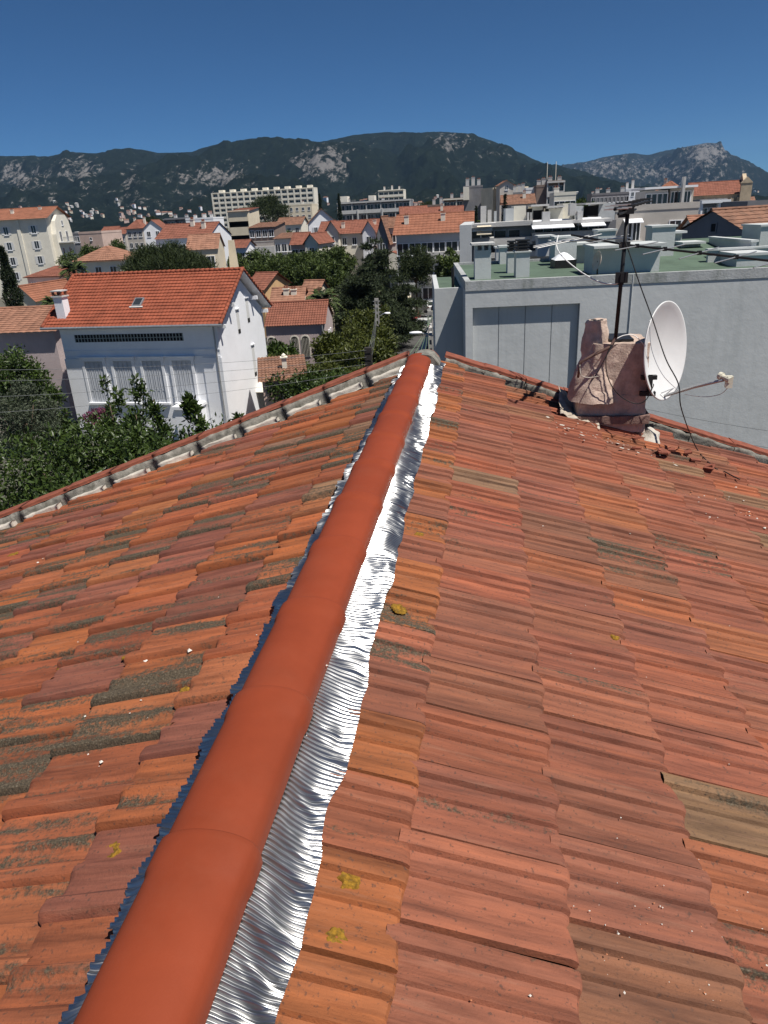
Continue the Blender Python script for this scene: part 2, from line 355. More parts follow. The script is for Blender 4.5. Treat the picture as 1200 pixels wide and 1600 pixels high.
tag(link('ridge_flashing', strip('l', 0.174, 21), house), 'left hand strip of pleated silver flashing below the ridge')
# rounded mortar and old dark cap closing the far end of the ridge
mb = MB()
for (ya, yb, r0, h0, mm) in ((5.78, 6.02, 0.125, 0.125, 0), (6.02, 6.16, 0.11, 0.10, 1)):
    n = 20; vs = []
    for y in (ya, yb):
        for j in range(n + 1):
            a = math.pi * j / n; vs.append((RX - r0 * math.cos(a) * (1 + 0.05 * math.sin(7 * a + y)), y, ZA - 0.02 + h0 * math.sin(a) ** 0.8))
    mb.add(vs, [(j, j + 1, n + 2 + j, n + 1 + j) for j in range(n)] + [tuple(range(n + 1))], mm)
mb.build('ridge_end', [M_MORTAR, M_VERGE], house)
# verges: clay verge tiles bedded on mortar, pale pointing at each step
def rough_box(A, B, wdt, h0, h1, side, seed, m, name, parent, dy=0.0, lump=0.006):
    """block between slope points A(s,y) and B(s,y), wdt wide across, from height h0 to h1, with uneven faces"""
    nu, nv, nw = 10, 4, 4; a, b, c = np.meshgrid(np.arange(nu + 1), np.arange(nv + 1), np.arange(nw + 1), indexing='ij')
    s = A[0] + (B[0] - A[0]) * a / nu; y = A[1] + (B[1] - A[1]) * a / nu + dy + wdt * (b / nv - 0.5); w = h0 + (h1 - h0) * c / nw; k = 1 if side == 'r' else -1
    p = np.stack([RX + k * (s * CT + w * ST), y, ZA - s * ST + w * CT], -1).reshape(-1, 3); V = p.copy(); V[:, 1] += fbm(p * 17, 3, seed) * lump; V[:, 2] += fbm(p * 17 + 31, 3, seed) * lump
    def pt(a, b, c): return (a * (nv + 1) + b) * (nw + 1) + c
    F_ = []
    for a in range(nu):
        for b in range(nv):
            for c in (0, nw): F_.append((pt(a, b, c), pt(a + 1, b, c), pt(a + 1, b + 1, c), pt(a, b + 1, c)))
    for a in range(nu):
        for c in range(nw):
            for b in (0, nv): F_.append((pt(a, b, c), pt(a + 1, b, c), pt(a + 1, b, c + 1), pt(a, b, c + 1)))
    for b in range(nv):
        for c in range(nw):
            for a in (0, nu): F_.append((pt(a, b, c), pt(a, b + 1, c), pt(a, b + 1, c + 1), pt(a, b, c + 1)))
    return link(name, np_mesh(name, V, F_, m, True), parent)
for side in 'lr':
    hh = 0.115 if side == 'l' else 0.075
    for i in range(0, 15):
        s0 = (0.12 if side == 'l' else 0.16) + i * TL; s1 = s0 + TL
        A, B = (s0, yend(side, s0)), (s1 - 0.004, yend(side, s1))
        rough_box(A, B, 0.13, -0.02, hh - 0.012, side, i, M_MORTAR, 'verge_mortar', house, 0.03, 0.007 if side == 'l' else 0.012)
        rough_box((s0 - 0.015, A[1] + 0.004), (s1 + 0.006, B[1] - 0.004), 0.14, hh - 0.010 + 0.004 * (i % 2), hh + 0.016 + 0.004 * (i % 2), side, i + 40, M_VERGE, 'verge_tile', house, 0.062, 0.0025)
        if side == 'l':
            rough_box((s0 + 0.05, A[1] - 0.01), (s1 - 0.03, A[1] - 0.075), 0.09 + 0.03 * random.random(), 0.012, 0.052 + 0.008 * random.random(), side, i + 80, M_MORTARW, 'mortar_patch', house, -0.055, 0.008)
# yellow lichen rosettes and dark moss cushions sitting on the tiles
M_YEL = mat('yellow_lichen', (0.225, 0.120, 0.012), 0.95, 0.6, 110, 1.0, 200, stain=0.7, stain_col=(0.07, 0.055, 0.03))
def blob_patch(side, s, y, r, w, seed, ring=0.0):
    n, k = 30, 6; V = []; F_ = []
    for a in range(k + 1):
        for j in range(n):
            t = 2 * math.pi * j / n; rr = r * a / k * (1 + 0.40 * vnoise(np.array([[math.cos(t) * 1.7, math.sin(t) * 1.7, seed]]))[0] + 0.22 * vnoise(np.array([[math.cos(t) * 6, math.sin(t) * 6, seed]]))[0])
            h = w + (0.0035 if 0 < a < k else -0.004) - (ring * 0.008 if a <= 2 else 0) + 0.0018 * random.random()
            V.append(sl(side, s + rr * math.cos(t) * 1.15, y + rr * math.sin(t), h))
    for a in range(k):
        for j in range(n): F_.append((a * n + j, a * n + (j + 1) % n, (a + 1) * n + (j + 1) % n, (a + 1) * n + j))
    return link('lichen_patch', np_mesh('lichen_patch', V, F_, M_YEL, True), house)
def on_slope(px, py, side):
    d = wray(px, py); k = 1 if side == 'r' else -1; t = (ZA + 0.02 - CAMZ + math.tan(TH) * k * RX) / (d[2] + math.tan(TH) * k * d[0])
    return (d[0] * t - RX) * k / CT, d[1] * t
for q, (px, py, side, r) in enumerate([(173, 1336, 'l', 0.030), (620, 953, 'r', 0.026), (958, 996, 'r', 0.015), (228, 1077, 'l', 0.016), (293, 1079, 'l', 0.013), (355, 917, 'l', 0.017), (77, 1220, 'l', 0.013),
                                       (198, 1029, 'l', 0.012), (97, 1046, 'l', 0.012), (652, 836, 'r', 0.016), (540, 1375, 'r', 0.020), (520, 1465, 'r', 0.020), (258, 839, 'l', 0.02), (20, 868, 'l', 0.03)]):
    s, y = on_slope(px, py, side); blob_patch(side, s, y, r, 0.024 if q not in (10, 11) else 0.022, q * 3.3, 1.0 if q in (0, 1) else 0)
# crumbs of mortar and chipped clay lying on the right slope
mb = MB(); M_CR1 = mat('white_crumb', (0.62, 0.58, 0.52), 0.95, 0.2); M_CR2 = mat('clay_crumb', (0.46, 0.18, 0.09), 0.95, 0.2)
def crumb(px, py, side, r, m, w=0.026):
    s, y = on_slope(px, py, side); c = sl(side, s, y, w); vs = []
    for v in ((1, 0, 0), (-1, 0, 0), (0, 1, 0), (0, -1, 0), (0, 0, .6), (0, 0, -.6)): vs.append(c + Vector(v) * r * random.uniform(0.6, 1.3))
    mb.add(vs, [(0, 2, 4), (2, 1, 4), (1, 3, 4), (3, 0, 4), (2, 0, 5), (1, 2, 5), (3, 1, 5), (0, 3, 5)], m)
for (cx, cy, sx, sy, n) in ((1010, 1475, 60, 16, 34), (1080, 1500, 50, 18, 18), (1130, 1530, 40, 22, 16), (1000, 1440, 90, 20, 12), (930, 1400, 60, 30, 8), (1160, 805, 40, 8, 46), (1100, 775, 40, 6, 24)):
    for _ in range(n):
        px, py = random.gauss(cx, sx), random.gauss(cy, sy)
        if px > 720: crumb(px, py, 'r', (0.0017 if cy > 900 else 0.004) * min(2.2, random.lognormvariate(0, 0.55)), 0 if random.random() < 0.65 else 1)
for _ in range(60): crumb(random.uniform(720, 1190), random.uniform(760, 1590), 'r', 0.0018 * min(2, random.lognormvariate(0, 0.5)), random.choice((0, 0, 1)))
for _ in range(60): crumb(random.uniform(0, 520), random.uniform(800, 1200), 'l', 0.003 * random.lognormvariate(0, 0.6), 0)
tag(mb.build('mortar_crumbs', [M_CR1, M_CR2]), 'small crumbs of mortar and clay scattered over the roof tiles', 'debris', kind='stuff')
# ================================================================== ground, mountains, air
M_GROUND = mat('town_ground', (0.11, 0.105, 0.085), 0.95, 0.5, 0.08, 0.0, stain=0.6, stain_col=(0.035, 0.05, 0.02))
g = MB(); g.quad((-9000, -300, 0), (9000, -300, 0), (9000, 12000, 0), (-9000, 12000, 0))
tag(g.build('ground', M_GROUND), kind='structure')
M_ASPH = mat('asphalt', (0.075, 0.073, 0.07), 0.9, 0.3, 0.8, 0.3, 30)
M_PAVE = mat('pavement', (0.30, 0.28, 0.25), 0.9, 0.25, 0.9)
g = MB(); g.box(-9.8, -6.0, 40, 190, 0.004, 0.02); tag(g.build('street', M_ASPH), kind='structure')
g = MB(); g.box(-10.7, -9.8, 40, 190, 0, 0.14); g.box(-6.0, -5.0, 40, 190, 0, 0.14); tag(g.build('pavement', M_PAVE), kind='structure')

def mountain_material(name, green, rock):
    m, ns, ln, b = node_mat(name)
    geo = N(ns, 'ShaderNodeNewGeometry'); at_ = N(ns, 'ShaderNodeAttribute', attribute_name='rock')
    mp = N(ns, 'ShaderNodeMapping'); mp.inputs['Scale'].default_value = (1, 0.5, 0.7); ln.new(geo.outputs['Position'], mp.inputs[0])
    n1 = N(ns, 'ShaderNodeTexNoise', i_Scale=0.042, i_Detail=9.0, i_Roughness=0.78); ln.new(mp.outputs[0], n1.inputs['Vector'])
    n2 = N(ns, 'ShaderNodeTexNoise', i_Scale=0.008, i_Detail=5.0, i_Roughness=0.6); ln.new(mp.outputs[0], n2.inputs['Vector'])
    a = N(ns, 'ShaderNodeMath', operation='MULTIPLY_ADD'); a.inputs[1].default_value = 1.7; ln.new(n1.outputs['Fac'], a.inputs[0]); ln.new(at_.outputs['Fac'], a.inputs[2])
    sb = N(ns, 'ShaderNodeMath', operation='SUBTRACT'); sb.inputs[1].default_value = 0.50; ln.new(a.outputs[0], sb.inputs[0])
    r = ramp(ns, [(0.60, (0, 0, 0)), (0.72, (1, 1, 1))]); ln.new(sb.outputs[0], r.inputs[0])
    rg = ramp(ns, [(0.35, tuple(c * 0.55 for c in green)), (0.65, tuple(c * 1.5 for c in green))]); ln.new(n1.outputs['Fac'], rg.inputs[0])
    rr = ramp(ns, [(0.35, tuple(c * 0.45 for c in rock)), (0.6, rock)]); ln.new(n1.outputs['Fac'], rr.inputs[0])
    mx = N(ns, 'ShaderNodeMix', data_type='RGBA'); ln.new(r.outputs[0], mx.inputs['Factor']); ln.new(rg.outputs[0], mx.inputs['A']); ln.new(rr.outputs[0], mx.inputs['B'])
    ln.new(mx.outputs['Result'], b.inputs['Base Color']); b.inputs['Roughness'].default_value = 1; b.inputs['Specular IOR Level'].default_value = 0.0
    bp = N(ns, 'ShaderNodeBump', i_Strength=1.0, i_Distance=14.0); ln.new(n1.outputs['Fac'], bp.inputs['Height']); ln.new(bp.outputs[0], b.inputs['Normal'])
    return m
def mountain(name, sky_pts, D, r0, rockf, material, seed, amp, width=(-260, 1460), nx=520, nr=110, back=0.35, shape=1.25, foot=0.0):
    """height field whose crest passes the given skyline points D metres away and runs down to r0"""
    xs = np.linspace(width[0], width[1], nx); px = np.array([p[0] for p in sky_pts]); py = np.array([p[1] for p in sky_pts])
    ty = np.interp(xs, px, py); crest = np.array([at(x, y, D) for x, y in zip(xs, ty)])
    t = np.concatenate([np.linspace(0, 1, nr), 1 + np.linspace(0.02, back, 12)])
    X = crest[:, 0][:, None] * ((r0 + (D - r0) * t) / D)[None]; Y = np.broadcast_to((r0 + (D - r0) * t)[None], X.shape)
    H = crest[:, 2][:, None]
    prof = np.where(t <= 1, foot + (1 - foot) * (np.clip(t, 0, 1) ** shape), np.clip(1 - (t - 1) * 2.2, 0, 1))[None]
    prof = np.where(t[None] <= 0.02, t[None] * 50 * prof, prof)
    P = np.stack([X / 420, Y / 420, X * 0], -1)
    nse = fbm(P, 6, seed, 0.55); ridged = 1 - np.abs(fbm(np.stack([X / 260, Y / 700, X * 0 + 3], -1), 5, seed + 20, 0.55))
    fade = np.clip(np.minimum(t * 4, np.abs(1 - t) * 5 + 0.06), 0, 1)[None]
    Z = H * prof + amp * (nse * 0.9 + (ridged - 0.6) * 1.1) * fade
    Z = np.where(t[None] < 1e-6, -5, Z)
    cap_el = (H - CAMZ) / D                                  # keep the slope in front below its own crest line
    lim = CAMZ + cap_el * Y * 0.995; Z = np.where(t[None] < 0.995, np.minimum(Z, lim), Z)
    Z = Z + (fbm(np.stack([X / 45, Y / 45, X * 0], -1), 4, seed + 7, 0.6) * amp * 0.10) * np.clip(fade + 0.25, 0, 1)
    I = np.arange(X.size).reshape(X.shape); Fq = np.stack([I[:-1, :-1], I[1:, :-1], I[1:, 1:], I[:-1, 1:]], -1).reshape(-1, 4)
    V = np.stack([X, Y, Z], -1).reshape(-1, 3)
    me = np_mesh(name, V, Fq, material, True)
    # image-plane free: rock amount stored per vertex from the place's own angle and height
    c = (V - np.array([0, 0, CAMZ])) @ CM; u = 600 + F * c[:, 0] / c[:, 2]; v = 800 + F * c[:, 1] / c[:, 2]
    me.attributes.new('rock', 'FLOAT', 'POINT').data.foreach_set('value', rockf(u, v).astype(np.float32))
    o = link(name, me); tag(o, kind='structure'); return o
def ell(u, v, cx, cy, rx, ry, k): return 0.62 * k * np.clip(1.25 - np.sqrt(((u - cx) / rx) ** 2 + ((v - cy) / ry) ** 2), 0, 1)
def rock_main(u, v):
    r = np.full(u.shape, 0.03)
    for a in ((30, 275, 60, 28, 0.42), (120, 265, 50, 24, 0.40), (150, 300, 40, 26, 0.22), (205, 290, 22, 40, 0.30), (290, 275, 40, 20, 0.30), (345, 275, 60, 26, 0.40), (300, 300, 40, 14, 0.25), (705, 220, 36, 22, 0.34), (770, 240, 40, 10, 0.24), (735, 255, 60, 22, 0.12), (80, 310, 90, 20, 0.16), (225, 315, 60, 16, 0.22)): r = np.maximum(r, 0.05 + ell(u, v, *a))
    return r
def rock_cliff(u, v): return np.maximum(0.05, 0.08 + np.maximum(ell(u, v, 510, 255, 105, 30, 0.44), ell(u, v, 420, 275, 40, 18, 0.4)))
def rock_far(u, v): return np.maximum(0.06, 0.08 + np.maximum.reduce([ell(u, v, 960, 265, 90, 22, 0.34), ell(u, v, 1050, 270, 130, 24, 0.26), ell(u, v, 1105, 240, 44, 26, 0.5)]))
M_MT = mountain_material('pine_clad_limestone', (0.011, 0.016, 0.010), (0.20, 0.19, 0.18))
M_MT2 = mountain_material('far_limestone', (0.012, 0.016, 0.011), (0.20, 0.19, 0.18))
SKY1 = [(-260, 262), (-100, 250), (0, 244), (75, 244), (100, 237), (150, 240), (200, 231), (250, 238), (300, 236), (325, 228), (345, 224), (400, 216), (455, 217), (500, 222), (530, 217), (560, 212), (610, 209), (660, 208), (700, 206), (740, 209), (770, 220), (800, 232), (830, 246), (860, 258), (900, 266), (940, 280), (990, 292), (1040, 300), (1200, 312), (1460, 330)]
mountain('mountain', SKY1, 3300, 1250, rock_main, M_MT, 5, 70, foot=0.03, shape=1.15)
SKY1b = [(340, 345), (370, 318), (395, 300), (410, 278), (430, 258), (455, 244), (475, 232), (495, 224), (520, 222), (550, 223), (565, 229), (590, 246), (610, 262), (630, 285), (660, 308), (690, 330), (720, 345)]
mountain('cliff_spur', SKY1b, 2550, 1900, rock_cliff, M_MT, 11, 40, width=(345, 715), nx=260, nr=80, shape=1.0, back=0.25)
SKY2 = [(780, 300), (840, 270), (872, 259), (920, 253), (945, 246), (985, 240), (1010, 243), (1040, 236), (1070, 230), (1090, 225), (1110, 222), (1127, 224), (1132, 234), (1145, 243), (1170, 254), (1200, 272), (1240, 285), (1300, 300), (1460, 318)]
mountain('far_mountain', SKY2, 6200, 3600, rock_far, M_MT2, 17, 90, width=(760, 1460), nx=360, nr=90, shape=1.1)
# the air: one closed box, even density
hz, ns, ln, b = node_mat('haze'); ns.remove(b); pv = N(ns, 'ShaderNodeVolumePrincipled'); pv.inputs['Density'].default_value = 0.000050
pv.inputs['Color'].default_value = (0.36, 0.62, 1.0, 1); pv.inputs['Anisotropy'].default_value = 0.2
ln.new(pv.outputs[0], ns['Material Output'].inputs['Volume'])
g = MB(); g.box(-7000, 7000, -250, 9500, -8, 560); tag(g.build('haze', hz), kind='stuff')
# ================================================================== shared building kit
M_VILLA = mat('villa_red_tile', (0.255, 0.070, 0.037), 0.85, 0.25, 1.2, 0.3, 20)
M_TERRA = mat('terracotta_roof', (0.215, 0.083, 0.054), 0.85, 0.25, 1.2, 0.3, 20)
M_TERRA2 = mat('pale_terracotta_roof', (0.275, 0.140, 0.092), 0.88, 0.28, 1.0, 0.3, 20)
M_TERRA3 = mat('brown_old_tile_roof', (0.22, 0.115, 0.075), 0.9, 0.35, 1.4, 0.4, 20, stain=0.5)
M_ORNG = mat('orange_tile_roof', (0.255, 0.105, 0.062), 0.85, 0.22, 1.0, 0.3, 20)
M_WHITE = mat('white_render', (0.82, 0.83, 0.85), 0.85, 0.05, 0.8, 0.35, 14)
M_TRIM = mat('white_trim', (0.80, 0.81, 0.83), 0.7, 0.04, 2)
M_GREYW = mat('pale_grey_render', (0.49, 0.505, 0.505), 0.9, 0.07, 0.45, 0.10, 2.2, stain=0.42, stain_col=(0.30, 0.32, 0.315), sz=(5.0, 5.0, 0.35))
M_GREYD = mat('dark_grey_render', (0.20, 0.20, 0.21), 0.9, 0.12, 0.8, 0.3, 9)
M_CREAM = mat('cream_render', (0.66, 0.58, 0.44), 0.9, 0.10, 0.7, 0.3, 9)
M_CREAM2 = mat('pale_cream_render', (0.72, 0.68, 0.58), 0.9, 0.08, 0.7, 0.3, 9)
M_PINK = mat('pink_render', (0.56, 0.42, 0.36), 0.9, 0.12, 0.7, 0.3, 9)
M_MAUVE = mat('mauve_render', (0.46, 0.38, 0.37), 0.9, 0.12, 0.7, 0.3, 9)
M_OCHRE = mat('ochre_render', (0.58, 0.38, 0.20), 0.9, 0.12, 0.7, 0.3, 9)
M_BEIGE = mat('beige_concrete', (0.50, 0.46, 0.41), 0.9, 0.10, 0.7, 0.3, 9)
M_CONC = mat('pale_concrete', (0.52, 0.51, 0.49), 0.9, 0.12, 0.8, 0.3, 9)
M_STONE = mat('church_stone', (0.50, 0.40, 0.28), 0.9, 0.2, 0.6, 0.4, 6)
M_BRICKD = mat('dark_red_render', (0.22, 0.06, 0.045), 0.9, 0.15, 0.8)
M_BROWNW = mat('brown_render', (0.22, 0.165, 0.14), 0.9, 0.15, 0.8)
M_GLASS = mat('window_glass', (0.03, 0.035, 0.04), 0.12, 0.2, 0.5, spec=0.6)
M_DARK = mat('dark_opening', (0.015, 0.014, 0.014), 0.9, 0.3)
M_SHUT = mat('grey_shutter', (0.50, 0.52, 0.55), 0.7, 0.08, 2)
M_SHUTW = mat('pale_shutter', (0.62, 0.62, 0.60), 0.7, 0.08, 2)
M_GREEN = mat('green_roof_felt', (0.085, 0.125, 0.090), 0.9, 0.2, 0.9, 0.3, 12, stain=0.4, stain_col=(0.05, 0.07, 0.05))
M_STEEL = mat('galvanised_steel', (0.45, 0.46, 0.47), 0.45, 0.15, 4, metal=0.7)
M_BLACK = mat('black_painted_steel', (0.018, 0.018, 0.019), 0.5, 0.2, 8)
M_CABLE = mat('black_cable', (0.015, 0.015, 0.016), 0.6, 0.2)
M_CABLEW = mat('white_cable', (0.70, 0.70, 0.68), 0.6, 0.05)
M_ALUROD = mat('antenna_aluminium', (0.55, 0.55, 0.54), 0.4, 0.1, 8, metal=0.8)

def tiled_slope(mb, E0, E1, R1, R0, nc, ncol, step=0.035, amp=0.03, m=0, sub=4):
    """stepped courses of half-round tiles between an eave line E0-E1 and a top line R0-R1"""
    E0, E1, R1, R0 = map(np.array, (E0, E1, R1, R0)); nrm = np.cross(E1 - E0, R0 - E0); L = np.linalg.norm(nrm)
    if L < 1e-6: nrm = np.cross(E1 - E0, R1 - E0); L = np.linalg.norm(nrm)
    nrm = nrm / L
    if nrm[2] < 0: nrm = -nrm
    cu = np.linspace(0, 1, ncol * sub + 1); prof = amp * np.abs(np.sin(np.pi * cu * ncol)) ** 0.8
    vs = []; fs = []; K = len(cu)
    for k in range(nc):
        for t, st in ((k / nc, step), ((k + 1) / nc + 0.001, 0.0)):
            A = E0 + (R0 - E0) * t; B = E1 + (R1 - E1) * t
            vs += [tuple(A + (B - A) * u + nrm * (p + st)) for u, p in zip(cu, prof)]
    for r in range(2 * nc - 1):
        for j in range(K - 1): i = r * K + j; fs.append((i, i + 1, i + K + 1, i + K))
    mb.add(vs, fs, m)
def win(parent, u, z, w, h, v=0.0, face='f', fr=0.07, mats=None, name='window', shutters=None, sill=True, glass=None, side_u=0.0):
    """a window with frame, pane, sill and optional side shutters; face f = front, r = right side (x = side_u), l = left side"""
    mb = MB(); gm = 1
    def bx(a0, a1, d0, d1, z0, z1, m):
        if face == 'f': mb.box(a0, a1, v + d0, v + d1, z0, z1, m)
        elif face == 'r': mb.box(side_u - d1, side_u - d0, a0, a1, z0, z1, m)
        else: mb.box(side_u + d0, side_u + d1, a0, a1, z0, z1, m)
    bx(u + 0.004, u + w - 0.004, -0.018, 0.05, z + 0.004, z + h - 0.004, 1)
    bx(u - fr, u, -0.06, 0.05, z - fr, z + h + fr, 0); bx(u + w, u + w + fr, -0.06, 0.05, z - fr, z + h + fr, 0)
    bx(u, u + w, -0.058, 0.05, z + h, z + h + fr, 0); bx(u, u + w, -0.058, 0.05, z - fr, z, 0)
    if w > 0.5: bx(u + w / 2 - 0.03, u + w / 2 + 0.03, -0.035, 0.04, z, z + h, 0)
    if sill: bx(u - fr - 0.05, u + w + fr + 0.05, -0.14, 0.04, z - fr - 0.07, z - fr - 0.002, 0)
    o = mb.build(name, mats or [M_TRIM, M_GLASS], parent)
    if shutters is not None:
        for s in (-1, 1):
            mb = MB(); a0 = u - fr - 0.02 - w * 0.5 if s < 0 else u + w + fr + 0.02
            bx(a0, a0 + w * 0.5, -0.05, -0.004, z - 0.03, z + h + 0.03, 0)
            mb.build('shutter', shutters, o)
    return o
def chimney_part(parent, x, y, z0, z1, w=0.6, d=0.5, m=None, name='chimney'):
    mb = MB(); mb.box(x - w / 2, x + w / 2, y - d / 2, y + d / 2, z0, z1, 0); mb.box(x - w / 2 - 0.06, x + w / 2 + 0.06, y - d / 2 - 0.06, y + d / 2 + 0.06, z1, z1 + 0.09, 0)
    for s in (-1, 1): mb.box(x + s * w * 0.22 - 0.09, x + s * w * 0.22 + 0.09, y - 0.1, y + 0.1, z1 + 0.09, z1 + 0.4, 1)
    return mb.build(name, [m or M_CREAM2, M_TERRA], parent)
def bld(name, label, cat, pxl, pxr, pyt, D, depth, wm, roof='flat', rm=None, rise=1.6, yaw=0.0, oh=0.35, group=None, rows=0, cols=0, ww=0.9, wh=1.3, fh=3.0, top=0.9, sides=0,
        shut=None, chim=(), bal=False, slabm=None, glz=None, nc=8, extra_h=0.0):
    """building whose front top edge runs from photo x pxl to pxr at distance D; walls reach the ground"""
    A = at(pxl, pyt, D); B = at(pxr, pyt - 0.053 * (pxr - pxl), D); w = (B - A).length / max(0.3, math.cos(yaw)); h = A.z + extra_h
    t = thing(name, label, cat, (A.x, A.y, 0), yaw, group)
    mb = MB(); fv = 1.3 if bal else 0.0
    if roof in ('flat', 'hip'):
        mb.box(0, w, fv, depth, 0, h)
        if roof == 'flat': mb.box(-0.05, w + 0.05, fv - 0.05, fv + 0.2, h, h + 0.5); mb.box(-0.05, w + 0.05, depth - 0.2, depth + 0.05, h, h + 0.5); mb.box(-0.05, 0.2, fv + 0.2, depth - 0.2, h, h + 0.5); mb.box(w - 0.2, w + 0.05, fv + 0.2, depth - 0.2, h, h + 0.5)
    elif roof == 'gx': mb.prism([(0, 0), (depth, 0), (depth, h), (depth / 2, h + rise), (0, h)], 'x', 0, w)
    elif roof == 'gy': mb.prism([(0, 0), (w, 0), (w, h), (w / 2, h + rise), (0, h)], 'y', 0, depth)
    elif roof == 'mono': mb.prism([(0, 0), (depth, 0), (depth, h + rise), (0, h)], 'x', 0, w)
    mb.build('wall', wm, t)
    rm = rm or M_TERRA; mb = MB(); k = 0.05
    ncol = max(3, int(w / 0.5)); ncd = max(3, int(depth / 0.5)); sp = oh
    if roof == 'gx':
        dz = rise * oh / (depth / 2)
        tiled_slope(mb, (-sp, -oh, h - dz + k), (w + sp, -oh, h - dz + k), (w + sp, depth / 2, h + rise + k), (-sp, depth / 2, h + rise + k), nc, ncol)
        tiled_slope(mb, (w + sp, depth + oh, h - dz + k), (-sp, depth + oh, h - dz + k), (-sp, depth / 2, h + rise + k), (w + sp, depth / 2, h + rise + k), nc, ncol)
        mb.tube([(-sp, depth / 2, h + rise + k + 0.04), (w + sp, depth / 2, h + rise + k + 0.04)], 0.11, 6)
    elif roof == 'gy':
        dz = rise * oh / (w / 2)
        tiled_slope(mb, (-oh, depth + sp, h - dz + k), (-oh, -sp, h - dz + k), (w / 2, -sp, h + rise + k), (w / 2, depth + sp, h + rise + k), nc, ncd)
        tiled_slope(mb, (w + oh, -sp, h - dz + k), (w + oh, depth + sp, h - dz + k), (w / 2, depth + sp, h + rise + k), (w / 2, -sp, h + rise + k), nc, ncd)
        mb.tube([(w / 2, -sp, h + rise + k + 0.04), (w / 2, depth + sp, h + rise + k + 0.04)], 0.11, 6)
    elif roof == 'hip':
        q = min(w, depth) / 2
        if w >= depth: a, b_ = (q, depth / 2, h + rise), (w - q, depth / 2, h + rise)
        else: a, b_ = (w / 2, q, h + rise), (w / 2, depth - q, h + rise)
        c0, c1, c2, c3 = (-oh, -oh, h), (w + oh, -oh, h), (w + oh, depth + oh, h), (-oh, depth + oh, h)
        if w >= depth: S_ = [(c0, c1, b_, a), (c1, c2, b_, b_), (c2, c3, a, b_), (c3, c0, a, a)]
        else: S_ = [(c0, c1, a, a), (c1, c2, b_, a), (c2, c3, b_, b_), (c3, c0, a, b_)]
        for q4 in S_: tiled_slope(mb, *q4, nc, max(3, int((Vector(q4[0]) - Vector(q4[1])).length / 0.5)))
        mb.box(-oh, w + oh, -oh, depth + oh, h - 0.12, h - 0.01)
    elif roof == 'mono':
        tiled_slope(mb, (-sp, -oh, h + k), (w + sp, -oh, h + k), (w + sp, depth, h + rise + k), (-sp, depth, h + rise + k), nc, ncol)
    if roof != 'flat':
        r = mb.build('roof', rm, t)
        for (cu, cd, ch) in chim: chimney_part(t, cu * w, cd * depth, h - 0.2, h + ch)
    else:
        for (cu, cd, ch) in chim: chimney_part(t, cu * w, cd * depth, h, h + ch, 0.9, 0.9, M_CONC)
    if bal:
        sm = slabm or M_CONC
        for r_ in range(rows):
            z = h - (r_ + 1) * fh
            mb = MB(); mb.box(-0.1, w + 0.1, 0, 1.3, z - 0.22, z, 0); mb.box(-0.1, w + 0.1, 0.0, 0.10, z, z + 0.95, 0); mb.build('balcony', sm, t)
            for c in range(cols):
                cw = w / cols
                win(t, c * cw + cw * 0.12, z + 0.1, cw * 0.76, fh - 0.75, v=1.3, sill=False, mats=[M_TRIM, glz or M_GLASS])
        mb = MB(); mb.box(-0.15, w + 0.15, -0.1, 1.3, h - 0.02, h + 0.35, 0)
        for c in range(cols + 1):
            x = w * c / cols
            if c in (0, cols) or c % 2 == 0: mb.box(x - 0.12, x + 0.12, 0.12, 1.28, h - rows * fh, h - 0.03, 0)
        mb.build('balcony_frame', sm, t)
    else:
        for r_ in range(rows):
            for c in range(cols):
                cw = w / cols; win(t, c * cw + (cw - ww) / 2, h - top - wh - r_ * fh, ww, wh, shutters=shut)
    if sides:
        for r_ in range(max(rows, 1)):
            for c in range(sides):
                cw = depth / sides; win(t, c * cw + (cw - ww) / 2, h - top - wh - r_ * fh, ww, wh, face='r', side_u=w, shutters=None); win(t, c * cw + (cw - ww) / 2, h - top - wh - r_ * fh, ww, wh, face='l', side_u=0, shutters=None)
    t['w'] = w; t['h'] = h; return t
# ================================================================== white villa on the left
A = onz(65, 513, CAMZ - 5.5); B = onz(346, 507, CAMZ - 5.5)
yawv = math.atan2(B.y - A.y, B.x - A.x); LV = (B - A).length
vil = thing('white_villa', 'white villa with bright red roof and four tall grey shuttered windows', 'house', (A.x, A.y, 0), yawv)
ZE = CAMZ - 5.5; DV = 8.6; RV = 2.75; OV = 0.5
w0, w1, v0, v1 = 0.85, LV - 0.55, OV, DV - OV                   # wall box inside the eaves
mb = MB(); mb.prism([(v0, 0), (v1, 0), (v1, ZE - 0.05), (DV / 2, ZE + RV - 0.32), (v0, ZE - 0.05)], 'x', w0, w1)
mb.box(w0 - 0.06, w1 + 0.06, v0 - 0.06, v1 + 0.06, 0, 0.8)
for z in (ZE - 1.55, ZE - 1.95): mb.box(w0 + 0.01, w1 - 0.01, v0 - 0.035, v0, z, z + 0.06)
wall_v = mb.build('wall', M_WHITE, vil)
for (a0, a1, d0, zt) in ((w0 - 0.05, w0 + 1.1, 0.06, ZE - 2.0), (w1 - 1.2, w1 + 0.05, 0.06, ZE - 2.0)):
    mb = MB(); mb.box(a0, a1, v0 - d0, v0 + 0.1, 0, zt); mb.build('pilaster', M_WHITE, vil)
rv = MB()
nco = 17
tiled_slope(rv, (0, 0, ZE), (LV, 0, ZE), (LV, DV / 2, ZE + RV), (0.0, DV / 2, ZE + RV), nco, int(LV / 0.25), 0.045, 0.022)
o = rv.build('roof_tiles', M_VILLA, vil); o['kind'] = 'stuff'
rv = MB(); tiled_slope(rv, (LV, DV, ZE), (0, DV, ZE), (0, DV / 2, ZE + RV), (LV, DV / 2, ZE + RV), nco, int(LV / 0.25), 0.045, 0.022); o = rv.build('roof_tiles', M_VILLA, vil); o['kind'] = 'stuff'
rv = MB(); 
